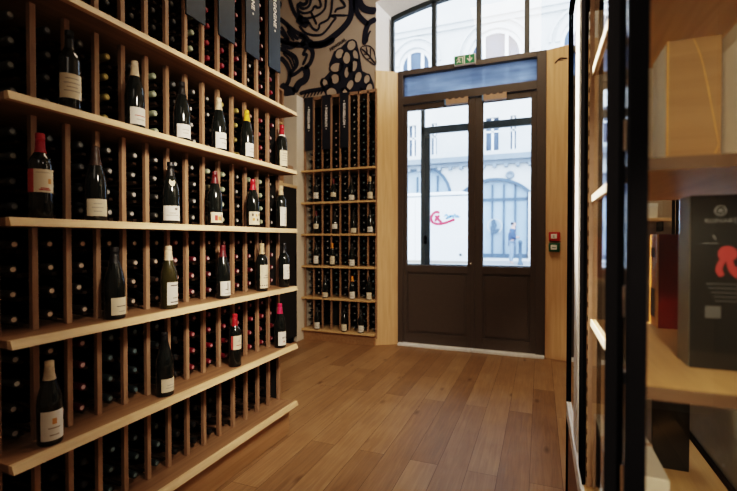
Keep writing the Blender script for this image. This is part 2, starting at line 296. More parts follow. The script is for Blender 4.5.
# camera
CAM_H = 1.42
cd = bpy.data.cameras.new('camera'); cam = bpy.data.objects.new('camera', cd); COL.objects.link(cam)
cd.sensor_width = 36; cd.lens = 434/737*36
cam.location = (0, 0, CAM_H); cam.rotation_euler = (math.radians(90-0.85), 0, math.radians(21.56))
cd.clip_start = 0.05; cd.clip_end = 200
cd.dof.use_dof = True; cd.dof.focus_distance = 2.6; cd.dof.aperture_fstop = 2.0
SC.camera = cam
MURAL = [
 ([(-2.398,4.772),(-2.384,4.65),(-2.38,4.529),(-2.418,4.396),(-2.518,4.293),(-2.677,4.199),(-2.838,4.139),(-3.051,4.162)], 0.0741, False),
 ([(-3.366,4.889),(-3.304,4.707),(-3.231,4.577),(-3.146,4.488)], 0.0431, False),
 ([(-3.224,4.57),(-3.146,4.499),(-3.05,4.439)], 0.0944, False),
 ([(-3.195,4.451),(-3.147,4.383),(-3.074,4.316),(-2.955,4.275),(-2.838,4.267),(-2.745,4.329),(-2.676,4.403),(-2.626,4.458),(-2.711,4.499)], 0.027, False),
 ([(-3.171,4.471),(-3.05,4.471),(-2.991,4.387),(-2.92,4.337),(-2.88,4.367),(-2.866,4.416),(-2.745,4.452),(-2.694,4.549),(-2.676,4.708),(-2.676,4.769)], 0.027, False),
 ([(-3.219,4.586),(-3.074,4.533),(-2.931,4.536),(-2.826,4.578),(-2.779,4.647),(-2.772,4.789)], 0.027, False),
 ([(-3.219,4.67),(-3.122,4.613),(-3.002,4.616),(-2.95,4.676),(-2.896,4.645),(-2.849,4.661),(-2.872,4.748),(-2.879,4.811)], 0.027, False),
 ([(-3.206,4.735),(-3.134,4.679),(-3.05,4.689),(-3.014,4.755),(-3.025,4.82)], 0.0297, False),
 ([(-3.014,4.614),(-2.96,4.506),(-2.917,4.415)], 0.027, False),
 ([(-2.722,4.507),(-2.44,4.454)], 0.0243, False),
 ([(-2.635,4.527),(-2.603,4.572),(-2.48,4.584),(-2.563,4.706)], 0.027, False),
 ([(-3.199,4.782),(-3.146,4.74),(-3.085,4.744),(-3.073,4.788),(-3.109,4.826),(-3.17,4.824)], 0.0404, False),
 ([(-3.218,4.775),(-3.223,4.692),(-3.207,4.615),(-3.146,4.551)], 0.0324, False),
 ([(-2.341,4.721),(-2.334,4.58),(-2.297,4.453),(-2.232,4.361),(-2.146,4.276)], 0.0566, False),
 ([(-2.286,4.65),(-2.232,4.53),(-2.146,4.468),(-2.029,4.434)], 0.0741, False),
 ([(-2.029,4.328),(-2.129,4.293),(-2.184,4.184),(-2.197,4.018)], 0.062, False),
 ([(-2.11,4.191),(-2.146,4.128),(-2.161,4.042)], 0.0216, False),
 ([(-2.254,3.984),(-2.146,3.998),(-2.061,3.913),(-2.035,3.732),(-2.125,3.785),(-2.215,3.878)], 0.0243, True),
 ([(-2.243,3.976),(-2.146,3.881),(-2.044,3.742)], 0.0162, False),
 ([(-2.172,3.99),(-2.157,3.903)], 0.0135, False),
 ([(-2.114,3.961),(-2.107,3.846)], 0.0135, False),
 ([(-2.21,3.891),(-2.146,3.887)], 0.0135, False),
 ([(-2.157,3.823),(-2.099,3.829)], 0.0135, False),
 ([(-2.326,4.007),(-2.339,3.988),(-2.357,3.975),(-2.378,3.968),(-2.4,3.968),(-2.421,3.975),(-2.439,3.989),(-2.451,4.007),(-2.458,4.03),(-2.458,4.053),(-2.45,4.075),(-2.437,4.093),(-2.419,4.107),(-2.398,4.113),(-2.376,4.113),(-2.355,4.106),(-2.338,4.092),(-2.325,4.073),(-2.319,4.051),(-2.319,4.028)], 0.0324, True),
 ([(-2.509,3.92),(-2.524,3.903),(-2.544,3.891),(-2.566,3.885),(-2.587,3.887),(-2.607,3.895),(-2.623,3.909),(-2.633,3.928),(-2.636,3.95),(-2.632,3.973),(-2.622,3.994),(-2.607,4.011),(-2.587,4.023),(-2.565,4.028),(-2.543,4.027),(-2.524,4.018),(-2.509,4.004),(-2.499,3.985),(-2.495,3.963),(-2.499,3.941)], 0.035, True),
 ([(-2.397,3.875),(-2.4,3.848),(-2.409,3.824),(-2.423,3.807),(-2.441,3.797),(-2.46,3.796),(-2.48,3.803),(-2.498,3.818),(-2.512,3.84),(-2.521,3.866),(-2.524,3.894),(-2.521,3.921),(-2.512,3.945),(-2.498,3.962),(-2.48,3.972),(-2.46,3.973),(-2.44,3.966),(-2.423,3.95),(-2.409,3.929),(-2.4,3.902)], 0.035, True),
 ([(-2.282,3.904),(-2.279,3.88),(-2.281,3.858),(-2.287,3.84),(-2.297,3.829),(-2.31,3.825),(-2.325,3.828),(-2.34,3.839),(-2.354,3.856),(-2.365,3.877),(-2.372,3.901),(-2.375,3.925),(-2.374,3.947),(-2.367,3.964),(-2.357,3.976),(-2.344,3.98),(-2.329,3.977),(-2.314,3.966),(-2.3,3.949),(-2.289,3.928)], 0.0377, True),
 ([(-2.526,3.799),(-2.521,3.777),(-2.526,3.755),(-2.539,3.735),(-2.56,3.719),(-2.587,3.709),(-2.617,3.705),(-2.647,3.709),(-2.674,3.719),(-2.696,3.736),(-2.71,3.756),(-2.715,3.778),(-2.71,3.801),(-2.697,3.821),(-2.675,3.837),(-2.648,3.847),(-2.618,3.85),(-2.588,3.846),(-2.561,3.836),(-2.54,3.819)], 0.0431, True),
 ([(-2.295,3.745),(-2.303,3.72),(-2.315,3.699),(-2.33,3.684),(-2.347,3.677),(-2.363,3.677),(-2.378,3.686),(-2.389,3.703),(-2.395,3.725),(-2.397,3.751),(-2.394,3.778),(-2.385,3.803),(-2.373,3.824),(-2.357,3.839),(-2.341,3.846),(-2.325,3.845),(-2.31,3.836),(-2.299,3.819),(-2.293,3.797),(-2.291,3.771)], 0.0431, True),
 ([(-2.414,3.677),(-2.419,3.652),(-2.428,3.63),(-2.44,3.614),(-2.454,3.605),(-2.468,3.604),(-2.481,3.611),(-2.492,3.626),(-2.5,3.646),(-2.504,3.671),(-2.503,3.697),(-2.498,3.723),(-2.489,3.744),(-2.477,3.761),(-2.463,3.769),(-2.449,3.77),(-2.436,3.763),(-2.425,3.748),(-2.417,3.728),(-2.413,3.703)], 0.0458, True),
 ([(-2.562,3.607),(-2.568,3.585),(-2.581,3.566),(-2.599,3.552),(-2.621,3.546),(-2.644,3.547),(-2.666,3.556),(-2.686,3.572),(-2.7,3.592),(-2.708,3.616),(-2.709,3.641),(-2.703,3.663),(-2.69,3.683),(-2.671,3.696),(-2.65,3.702),(-2.626,3.7),(-2.604,3.691),(-2.585,3.676),(-2.571,3.655),(-2.563,3.632)], 0.0431, True),
 ([(-2.234,3.577),(-2.245,3.554),(-2.26,3.536),(-2.279,3.524),(-2.298,3.52),(-2.317,3.523),(-2.333,3.534),(-2.345,3.552),(-2.351,3.574),(-2.351,3.599),(-2.346,3.624),(-2.334,3.646),(-2.319,3.664),(-2.3,3.676),(-2.281,3.68),(-2.262,3.677),(-2.247,3.666),(-2.235,3.648),(-2.229,3.626),(-2.228,3.602)], 0.0431, True),
 ([(-2.73,3.581),(-2.725,3.556),(-2.725,3.533),(-2.731,3.514),(-2.743,3.501),(-2.759,3.494),(-2.777,3.496),(-2.796,3.505),(-2.814,3.52),(-2.829,3.541),(-2.84,3.565),(-2.846,3.59),(-2.845,3.613),(-2.839,3.632),(-2.827,3.646),(-2.811,3.652),(-2.793,3.651),(-2.774,3.641),(-2.756,3.626),(-2.741,3.605)], 0.035, True),
 ([(-2.357,3.484),(-2.37,3.464),(-2.387,3.448),(-2.406,3.438),(-2.425,3.435),(-2.442,3.44),(-2.456,3.452),(-2.466,3.469),(-2.469,3.49),(-2.467,3.513),(-2.458,3.536),(-2.445,3.557),(-2.428,3.573),(-2.409,3.582),(-2.39,3.585),(-2.373,3.58),(-2.359,3.569),(-2.35,3.551),(-2.346,3.53),(-2.349,3.507)], 0.0431, True),
 ([(-2.115,3.539),(-2.122,3.52),(-2.133,3.504),(-2.147,3.493),(-2.162,3.488),(-2.178,3.489),(-2.192,3.497),(-2.204,3.511),(-2.211,3.529),(-2.214,3.549),(-2.212,3.57),(-2.205,3.59),(-2.194,3.605),(-2.18,3.616),(-2.164,3.621),(-2.148,3.619),(-2.134,3.611),(-2.123,3.598),(-2.116,3.58),(-2.113,3.56)], 0.035, True),
 ([(-2.611,3.467),(-2.601,3.441),(-2.6,3.416),(-2.607,3.393),(-2.622,3.374),(-2.644,3.361),(-2.67,3.356),(-2.698,3.359),(-2.724,3.37),(-2.748,3.388),(-2.765,3.41),(-2.775,3.436),(-2.777,3.462),(-2.769,3.485),(-2.754,3.504),(-2.732,3.517),(-2.706,3.521),(-2.678,3.518),(-2.652,3.507),(-2.628,3.489)], 0.0431, True),
 ([(-2.072,3.405),(-2.081,3.382),(-2.093,3.362),(-2.11,3.348),(-2.128,3.342),(-2.146,3.343),(-2.163,3.353),(-2.176,3.369),(-2.184,3.39),(-2.187,3.415),(-2.185,3.441),(-2.176,3.464),(-2.163,3.484),(-2.147,3.498),(-2.129,3.504),(-2.11,3.502),(-2.094,3.493),(-2.081,3.477),(-2.073,3.455),(-2.07,3.431)], 0.0458, True),
 ([(-2.433,3.431),(-2.435,3.418),(-2.443,3.407),(-2.454,3.399),(-2.468,3.394),(-2.484,3.394),(-2.5,3.398),(-2.514,3.406),(-2.526,3.417),(-2.533,3.43),(-2.536,3.443),(-2.533,3.456),(-2.526,3.467),(-2.514,3.475),(-2.5,3.479),(-2.484,3.48),(-2.468,3.475),(-2.454,3.468),(-2.443,3.457),(-2.435,3.444)], 0.0431, True),
 ([(-2.213,3.38),(-2.216,3.361),(-2.226,3.344),(-2.242,3.331),(-2.261,3.324),(-2.283,3.324),(-2.305,3.33),(-2.325,3.341),(-2.341,3.358),(-2.351,3.377),(-2.355,3.398),(-2.351,3.417),(-2.341,3.434),(-2.325,3.447),(-2.305,3.454),(-2.283,3.454),(-2.261,3.448),(-2.242,3.436),(-2.226,3.42),(-2.216,3.401)], 0.0431, True),
 ([(-2.527,3.836),(-2.548,3.694),(-2.527,3.574)], 0.0607, False),
 ([(-2.399,3.827),(-2.409,3.674)], 0.0607, False),
 ([(-2.549,3.538),(-2.527,3.438)], 0.0607, False),
 ([(-2.357,3.667),(-2.374,3.592)], 0.0607, False),
 ([(-2.231,3.478),(-2.211,3.399)], 0.0607, False),
 ([(-2.723,3.659),(-2.701,3.519)], 0.0607, False),
 ([(-3.535,4.315),(-3.357,4.229),(-3.183,4.172),(-3.055,4.216)], 0.0539, False),
 ([(-3.055,4.216),(-2.949,4.134),(-2.783,4.125),(-2.641,4.174)], 0.0674, False),
 ([(-3.172,4.161),(-3.029,4.119),(-2.981,4.019),(-3.024,3.896),(-3.115,3.835)], 0.0539, False),
 ([(-3.109,3.862),(-3.077,3.764),(-3.109,3.675),(-3.206,3.632),(-3.283,3.52)], 0.0876, False),
 ([(-3.526,3.636),(-3.404,3.554),(-3.272,3.509)], 0.1213, False),
 ([(-3.514,4.054),(-3.414,3.944),(-3.359,3.822),(-3.37,3.71),(-3.415,3.631)], 0.0539, False),
 ([(-3.524,4.189),(-3.38,4.1),(-3.27,4.017),(-3.238,3.909),(-3.315,3.826),(-3.348,3.774)], 0.0485, False),
 ([(-3.469,4.104),(-3.358,3.993),(-3.304,3.862)], 0.0243, False),
 ([(-3.502,4.148),(-3.336,4.036),(-3.271,3.885)], 0.0216, False),
 ([(-3.359,3.756),(-3.249,3.788),(-3.13,3.856)], 0.0431, False),
 ([(-3.076,4.127),(-3.136,4.037),(-3.076,4.021),(-3.141,3.885)], 0.035, False),
 ([(-3.196,3.49),(-3.035,3.508),(-2.826,3.513),(-2.743,3.553)], 0.0458, False),
 ([(-3.131,3.417),(-3.082,3.5)], 0.0189, False),
 ([(-3.076,3.421),(-3.027,3.503)], 0.0189, False),
 ([(-3.02,3.426),(-2.972,3.505)], 0.0189, False),
 ([(-2.965,3.431),(-2.917,3.508)], 0.0189, False),
 ([(-2.911,3.435),(-2.863,3.51)], 0.0189, False),
 ([(-2.857,3.439),(-2.809,3.512)], 0.0189, False),
 ([(-2.825,3.656),(-2.846,3.585),(-2.795,3.514)], 0.0324, False),
 ([(-3.532,4.619),(-3.412,4.514),(-3.278,4.389),(-3.128,4.295),(-3.038,4.211)], 0.0485, False),
 ([(-3.498,4.493),(-3.438,4.395),(-3.362,4.265)], 0.0324, False),
 ([(-3.516,4.438),(-3.43,4.321),(-3.379,4.268)], 0.035, False),
 ([(-3.396,4.417),(-3.345,4.335),(-3.278,4.251)], 0.0297, False),
 ([(-3.516,4.291),(-3.379,4.225),(-3.195,4.209)], 0.0404, False),
 ([(-3.499,4.23),(-3.346,4.161),(-3.211,4.197)], 0.0404, False),
 ([(-3.395,4.504),(-3.345,4.393),(-3.211,4.255)], 0.0404, False),
 ([(-3.211,4.312),(-3.112,4.252),(-3.178,4.177)], 0.0539, False),
 ([(-3.549,4.883),(-3.506,4.816),(-3.532,4.748)], 0.0324, False),
]
GRAPES = [[(-2.326,4.007),(-2.339,3.988),(-2.357,3.975),(-2.378,3.968),(-2.4,3.968),(-2.421,3.975),(-2.439,3.989),(-2.451,4.007),(-2.458,4.03),(-2.458,4.053),(-2.45,4.075),(-2.437,4.093),(-2.419,4.107),(-2.398,4.113),(-2.376,4.113),(-2.355,4.106),(-2.338,4.092),(-2.325,4.073),(-2.319,4.051),(-2.319,4.028)],[(-2.509,3.92),(-2.524,3.903),(-2.544,3.891),(-2.566,3.885),(-2.587,3.887),(-2.607,3.895),(-2.623,3.909),(-2.633,3.928),(-2.636,3.95),(-2.632,3.973),(-2.622,3.994),(-2.607,4.011),(-2.587,4.023),(-2.565,4.028),(-2.543,4.027),(-2.524,4.018),(-2.509,4.004),(-2.499,3.985),(-2.495,3.963),(-2.499,3.941)],[(-2.397,3.875),(-2.4,3.848),(-2.409,3.824),(-2.423,3.807),(-2.441,3.797),(-2.46,3.796),(-2.48,3.803),(-2.498,3.818),(-2.512,3.84),(-2.521,3.866),(-2.524,3.894),(-2.521,3.921),(-2.512,3.945),(-2.498,3.962),(-2.48,3.972),(-2.46,3.973),(-2.44,3.966),(-2.423,3.95),(-2.409,3.929),(-2.4,3.902)],[(-2.282,3.904),(-2.279,3.88),(-2.281,3.858),(-2.287,3.84),(-2.297,3.829),(-2.31,3.825),(-2.325,3.828),(-2.34,3.839),(-2.354,3.856),(-2.365,3.877),(-2.372,3.901),(-2.375,3.925),(-2.374,3.947),(-2.367,3.964),(-2.357,3.976),(-2.344,3.98),(-2.329,3.977),(-2.314,3.966),(-2.3,3.949),(-2.289,3.928)],[(-2.526,3.799),(-2.521,3.777),(-2.526,3.755),(-2.539,3.735),(-2.56,3.719),(-2.587,3.709),(-2.617,3.705),(-2.647,3.709),(-2.674,3.719),(-2.696,3.736),(-2.71,3.756),(-2.715,3.778),(-2.71,3.801),(-2.697,3.821),(-2.675,3.837),(-2.648,3.847),(-2.618,3.85),(-2.588,3.846),(-2.561,3.836),(-2.54,3.819)],[(-2.295,3.745),(-2.303,3.72),(-2.315,3.699),(-2.33,3.684),(-2.347,3.677),(-2.363,3.677),(-2.378,3.686),(-2.389,3.703),(-2.395,3.725),(-2.397,3.751),(-2.394,3.778),(-2.385,3.803),(-2.373,3.824),(-2.357,3.839),(-2.341,3.846),(-2.325,3.845),(-2.31,3.836),(-2.299,3.819),(-2.293,3.797),(-2.291,3.771)],[(-2.414,3.677),(-2.419,3.652),(-2.428,3.63),(-2.44,3.614),(-2.454,3.605),(-2.468,3.604),(-2.481,3.611),(-2.492,3.626),(-2.5,3.646),(-2.504,3.671),(-2.503,3.697),(-2.498,3.723),(-2.489,3.744),(-2.477,3.761),(-2.463,3.769),(-2.449,3.77),(-2.436,3.763),(-2.425,3.748),(-2.417,3.728),(-2.413,3.703)],[(-2.562,3.607),(-2.568,3.585),(-2.581,3.566),(-2.599,3.552),(-2.621,3.546),(-2.644,3.547),(-2.666,3.556),(-2.686,3.572),(-2.7,3.592),(-2.708,3.616),(-2.709,3.641),(-2.703,3.663),(-2.69,3.683),(-2.671,3.696),(-2.65,3.702),(-2.626,3.7),(-2.604,3.691),(-2.585,3.676),(-2.571,3.655),(-2.563,3.632)],[(-2.234,3.577),(-2.245,3.554),(-2.26,3.536),(-2.279,3.524),(-2.298,3.52),(-2.317,3.523),(-2.333,3.534),(-2.345,3.552),(-2.351,3.574),(-2.351,3.599),(-2.346,3.624),(-2.334,3.646),(-2.319,3.664),(-2.3,3.676),(-2.281,3.68),(-2.262,3.677),(-2.247,3.666),(-2.235,3.648),(-2.229,3.626),(-2.228,3.602)],[(-2.73,3.581),(-2.725,3.556),(-2.725,3.533),(-2.731,3.514),(-2.743,3.501),(-2.759,3.494),(-2.777,3.496),(-2.796,3.505),(-2.814,3.52),(-2.829,3.541),(-2.84,3.565),(-2.846,3.59),(-2.845,3.613),(-2.839,3.632),(-2.827,3.646),(-2.811,3.652),(-2.793,3.651),(-2.774,3.641),(-2.756,3.626),(-2.741,3.605)],[(-2.357,3.484),(-2.37,3.464),(-2.387,3.448),(-2.406,3.438),(-2.425,3.435),(-2.442,3.44),(-2.456,3.452),(-2.466,3.469),(-2.469,3.49),(-2.467,3.513),(-2.458,3.536),(-2.445,3.557),(-2.428,3.573),(-2.409,3.582),(-2.39,3.585),(-2.373,3.58),(-2.359,3.569),(-2.35,3.551),(-2.346,3.53),(-2.349,3.507)],[(-2.115,3.539),(-2.122,3.52),(-2.133,3.504),(-2.147,3.493),(-2.162,3.488),(-2.178,3.489),(-2.192,3.497),(-2.204,3.511),(-2.211,3.529),(-2.214,3.549),(-2.212,3.57),(-2.205,3.59),(-2.194,3.605),(-2.18,3.616),(-2.164,3.621),(-2.148,3.619),(-2.134,3.611),(-2.123,3.598),(-2.116,3.58),(-2.113,3.56)],[(-2.611,3.467),(-2.601,3.441),(-2.6,3.416),(-2.607,3.393),(-2.622,3.374),(-2.644,3.361),(-2.67,3.356),(-2.698,3.359),(-2.724,3.37),(-2.748,3.388),(-2.765,3.41),(-2.775,3.436),(-2.777,3.462),(-2.769,3.485),(-2.754,3.504),(-2.732,3.517),(-2.706,3.521),(-2.678,3.518),(-2.652,3.507),(-2.628,3.489)],[(-2.072,3.405),(-2.081,3.382),(-2.093,3.362),(-2.11,3.348),(-2.128,3.342),(-2.146,3.343),(-2.163,3.353),(-2.176,3.369),(-2.184,3.39),(-2.187,3.415),(-2.185,3.441),(-2.176,3.464),(-2.163,3.484),(-2.147,3.498),(-2.129,3.504),(-2.11,3.502),(-2.094,3.493),(-2.081,3.477),(-2.073,3.455),(-2.07,3.431)],[(-2.433,3.431),(-2.435,3.418),(-2.443,3.407),(-2.454,3.399),(-2.468,3.394),(-2.484,3.394),(-2.5,3.398),(-2.514,3.406),(-2.526,3.417),(-2.533,3.43),(-2.536,3.443),(-2.533,3.456),(-2.526,3.467),(-2.514,3.475),(-2.5,3.479),(-2.484,3.48),(-2.468,3.475),(-2.454,3.468),(-2.443,3.457),(-2.435,3.444)],[(-2.213,3.38),(-2.216,3.361),(-2.226,3.344),(-2.242,3.331),(-2.261,3.324),(-2.283,3.324),(-2.305,3.33),(-2.325,3.341),(-2.341,3.358),(-2.351,3.377),(-2.355,3.398),(-2.351,3.417),(-2.341,3.434),(-2.325,3.447),(-2.305,3.454),(-2.283,3.454),(-2.261,3.448),(-2.242,3.436),(-2.226,3.42),(-2.216,3.401)]]
BLOB = [(-2.43,4.124),(-2.314,4.086),(-2.269,3.903),(-2.231,3.678),(-2.112,3.599),(-2.063,3.475),(-2.063,3.39),(-2.231,3.39),(-2.506,3.387),(-2.763,3.389),(-2.845,3.537),(-2.834,3.635),(-2.712,3.736),(-2.727,3.837),(-2.652,4.002),(-2.548,4.039)]

# ------------------------------------------------------------------ the setting
struct(B(-3.95, 1.45, -2.7, 5.64, -0.08, 0.0).build('floor', floor_mat()), 'honey brown wide oak plank floor running towards the door')
struct(B(-3.95, 1.45, -2.7, 5.9, 5.0, 5.1).build('ceiling', M['white']))
struct(B(-3.95, -3.75, -2.7, 5.9, 0, 5.0).build('wall_left', M['cream']))
struct(B(1.3, 1.45, -2.7, 5.9, 0, 5.0).build('wall_right', M['cream']))
struct(B(-3.75, 1.3, -2.7, -2.55, 0, 5.0).build('wall_back', M['cream']))
# front wall: niche behind the far rack, papered upper wall, arched opening
CX = -0.7245
def arch_pts(hw, z_apex, k, n=24):
    return [(CX-hw+2*hw*i/n, z_apex-k*(-hw+2*hw*i/n)**2) for i in range(n+1)]
fa = arch_pts(1.31, 4.775, 0.13); ba = arch_pts(1.155, 4.585, 0.13)
w = MB()
w.box(-3.75, -2.03, 5.72, 5.9, 0, 3.38)
w.box(-3.75, CX-1.31, 5.42, 5.9, 3.38, 5.0)
w.box(CX+1.31, 1.3, 5.42, 5.9, 0, 5.0)
w.prism([(CX-1.31, 5.0)]+fa+[(CX+1.31, 5.0)], 'Y', 5.42, 5.9)
struct(w.build('wall_front', M['tan_wall']), 'tan papered wall above the far wine rack')
# splayed white reveal of the arched window
rv = MB()
f3 = [(CX-1.31, 3.64)]+fa+[(CX+1.31, 3.64)]; b3 = [(CX-1.155, 3.64)]+ba+[(CX+1.155, 3.64)]
n = len(f3)
rv.add([(x, 5.418, z) for x, z in f3]+[(x, 5.70, z) for x, z in b3], [(i, i+1, n+i+1, n+i) for i in range(n-1)])
struct(rv.build('trim_1', M['white']), 'white splayed reveal of the arched window')
# white front face left and right of the opening (arch surround strip)
# oak portal panels beside the door
pl = MB().prism([(-2.035, 5.405), (-1.775, 5.575), (-1.775, 5.70), (-2.035, 5.70)], 'Z', 0, 3.655).build('trim_2', M['portal'], bevel=0.003)
struct(pl, 'tall oak panel left of the door')
pr_ = MB().prism([(0.06, 5.575), (0.06, 5.70), (0.585, 5.70), (0.585, 5.43)], 'Z', 0, 3.655).build('trim_3', M['portal'], bevel=0.003)
struct(pr_, 'tall oak panel right of the door')
k = MB().ribbon([(0.15, 3.47), (0.185, 3.505), (0.215, 3.518), (0.245, 3.507), (0.28, 3.50)], 0.016, y=0.0)
k.ribbon([(0.19, 3.50), (0.24, 3.49)], 0.012, y=0.0)
ko = k.build('chevron_mark', M['runner']); ko.parent = pr_  # small dark chevron mark on the panel
for v in ko.data.vertices: v.co.y = 5.575-(v.co.x-0.06)*0.2762-0.003
# arched window over the door
win = struct(empty('window_1', (0, 0, 0)), 'arched window above the double door')
fr = MB()
ins = arch_pts(1.125, 4.53, 0.13); outs = arch_pts(1.16, 4.59, 0.13)
ring = [(CX-1.16, 3.655)]+outs+[(CX+1.16, 3.655)]; ring2 = [(CX-1.125, 3.655)]+ins+[(CX+1.125, 3.655)]
n = len(ring)
fr.add([(x, 5.60, z) for x, z in ring]+[(x, 5.60, z) for x, z in ring2]+[(x, 5.67, z) for x, z in ring]+[(x, 5.67, z) for x, z in ring2],
       [(i, i+1, n+i+1, n+i) for i in range(n-1)]+[(2*n+i, 2*n+i+1, 3*n+i+1, 3*n+i) for i in range(n-1)]+[(n+i, n+i+1, 3*n+i+1, 3*n+i) for i in range(n-1)]+[(i, i+1, 2*n+i+1, 2*n+i) for i in range(n-1)])
fr.build('window_frame', M['frame_black'], win)
for x in (-1.301, -0.7305, -0.16):
    B(x-0.03, x+0.03, 5.60, 5.68, 3.64, 4.58-0.13*(x-CX)**2-0.02).build('mullion', M['frame_black'], win, bevel=0.004)
MB().prism([(CX-1.13, 3.66)]+arch_pts(1.12, 4.55, 0.13)+[(CX+1.13, 3.66)], 'Y', 5.638, 5.642).build('pane', M['pane'], win)

# double door
dr = struct(empty('door_1', (0, 0, 0)), 'dark brown double entrance door with glazed upper halves and transom light')
f = MB()
f.box(-1.775, -1.705, 5.56, 5.70, 0.0, 3.655); f.box(-0.045, 0.06, 5.56, 5.70, 0.0, 3.655)
f.box(-1.705, -0.045, 5.56, 5.70, 3.588, 3.655); f.box(-1.705, -0.045, 5.56, 5.70, 3.205, 3.31)
f.build('door_frame', M['door'], dr, bevel=0.004)
B(-1.705, -0.045, 5.625, 5.631, 3.31, 3.588).build('transom_pane', M['blue_pane'], dr)
def leaf(x0, x1, g0, g1):
    m = MB(); y0, y1 = 5.585, 5.635
    m.box(x0, g0, y0, y1, 0.035, 3.20); m.box(g1, x1, y0, y1, 0.035, 3.20)
    m.box(g0, g1, y0, y1, 3.125, 3.20)
    # lower half with a sunk panel
    zt = 1.075
    m.box(g0, g1, y0, y1, 0.98, zt); m.box(g0, g1, y0, y1, 0.035, 0.17)
    m.box(g0, g1, y0+0.016, y1, 0.17, 0.98)
    m.box(g0+0.03, g1-0.03, y0+0.006, y1, 0.20, 0.95)
    lf = m.build('door_leaf', M['door'], dr, bevel=0.004)
    B(g0, g1, 5.607, 5.612, zt, 3.125).build('pane', M['pane'], lf)
    return lf
l1 = leaf(-1.706, -0.790, -1.655, -0.855)
l2 = leaf(-0.790, -0.043, -0.665, -0.108)
B(-0.80, -0.765, 5.565, 5.59, 0.05, 3.19).build('meeting_strip', M['door'], l2, bevel=0.003)
kn = MB().lathe([(0.0, -0.028), (0.013, -0.026), (0.016, -0.018), (0.012, -0.008), (0.012, 0.0)], 14, (0, 0, 0), 'Y')
kn.build('lock_knob', M['chrome'], l1, smooth=True, loc=(-0.815, 5.585, 1.105))
B(-0.80, -0.785, 5.56, 5.585, 1.30, 1.42).build('pull_edge', M['door'], l1, bevel=0.003)
t = MB(); t.box(-1.76, -0.80, 5.50, 5.60, 0.0, 0.035); t.box(-0.795, 0.055, 5.50, 5.60, 0.0, 0.035)
struct(t.build('trim_4', M['alu'], bevel=0.006), 'bright aluminium threshold strip at the foot of the door')

def closer(x0, x1, z0, z1, lab):
    o = tag(empty('door_closer', ((x0+x1)/2, 5.56, z0)), lab, 'door closer', 'door closers on the two leaves')
    L = x1-x0; H = z1-z0; m = MB()
    top = [(-L/2, 0), (L/2, 0), (L/2, H)]
    for q in (0.25, -0.02, -0.30):
        xq = q*L; top += [(xq+0.03, H), (xq+0.015, H-0.014), (xq-0.015, H-0.014), (xq-0.03, H)]
    top += [(-L/2, H)]
    m.prism(top, 'Y', -0.05, 0.0).build('housing', M['tan_plastic'], o)
    B(-L/2-0.022, -L/2, -0.048, -0.002, 0.004, H-0.004).build('end_cap', M['logo_blue'], o, bevel=0.003)
closer(-1.12, -0.845, 3.125, 3.20, 'tan scalloped door closer at the head of the left door leaf')
closer(-0.655, -0.385, 3.125, 3.20, 'tan scalloped door closer at the head of the right door leaf')

# exit sign
ex = tag(empty('exit_sign', (-0.887, 5.53, 3.60)), 'green and white running man exit sign above the double door', 'sign')
B(-0.132, 0.132, -0.02, 0.03, 0, 0.122).build('sign_box', M['white'], ex, bevel=0.004)
B(-0.122, -0.012, -0.024, -0.02, 0.010, 0.112).build('man_field', M['green'], ex)
B(0.004, 0.122, -0.024, -0.02, 0.010, 0.112).build('arrow_field', M['green'], ex)
a = MB().prism([(0.056, 0.10), (0.070, 0.10), (0.070, 0.055), (0.088, 0.073), (0.098, 0.064), (0.063, 0.022), (0.028, 0.064), (0.038, 0.073), (0.056, 0.055)], 'Y', -0.0265, -0.0235)
a.build('arrow', M['letter'], ex)
a = MB(); a.prism([(-0.072, 0.096), (-0.02, 0.096), (-0.02, 0.02), (-0.03, 0.02), (-0.03, 0.086), (-0.072, 0.086)], 'Y', -0.0265, -0.0235)
a.lathe([(0.0, -0.003), (0.010, -0.003), (0.010, 0), (0.0, 0)], 10, (-0.075, -0.0235, 0.088), 'Y')
a.ribbon([(-0.078, 0.078), (-0.07, 0.055), (-0.085, 0.038), (-0.10, 0.026)], 0.013, y=-0.026); a.ribbon([(-0.07, 0.055), (-0.055, 0.042), (-0.06, 0.02)], 0.012, y=-0.026)
a.ribbon([(-0.10, 0.058), (-0.09, 0.072), (-0.072, 0.074), (-0.052, 0.062)], 0.009, y=-0.026)
a.build('running_man', M['letter'], ex)

# call points on the right oak panel
def call_point(z, mat, lab, face):
    o = tag(empty('call_point', (0.163, 5.545, z)), lab, 'alarm call point', 'call points right of the door'); o.rotation_euler = (0, 0, -0.27)
    B(-0.06, 0.06, -0.045, 0.0, -0.052, 0.052).build('housing', mat, o, bevel=0.008)
    m = MB(); m.box(-0.034, 0.034, -0.05, -0.044, -0.026, 0.030)
    m.build('press_plate', M['letter'], o, bevel=0.002)
    if face == 'arrows':
        d = MB(); d.prism([(-0.012, 0.012), (0.012, 0.012), (0.0, 0.0)], 'Y', -0.0515, -0.0495); d.prism([(-0.012, -0.012), (0.0, 0.0), (0.012, -0.012)], 'Y', -0.0515, -0.0495)
        d.build('press_mark', M['ink_grey'], o)
    else:
        d = MB(); d.box(-0.022, 0.022, -0.0515, -0.0495, -0.004, 0.004); d.build('press_mark', M['green_dark'], o)
call_point(1.45, M['red'], 'red fire alarm call point on oak panel, above the green one', 'arrows')
call_point(1.322, M['green_dark'], 'green door release call point on oak panel, below the red one', 'bar')

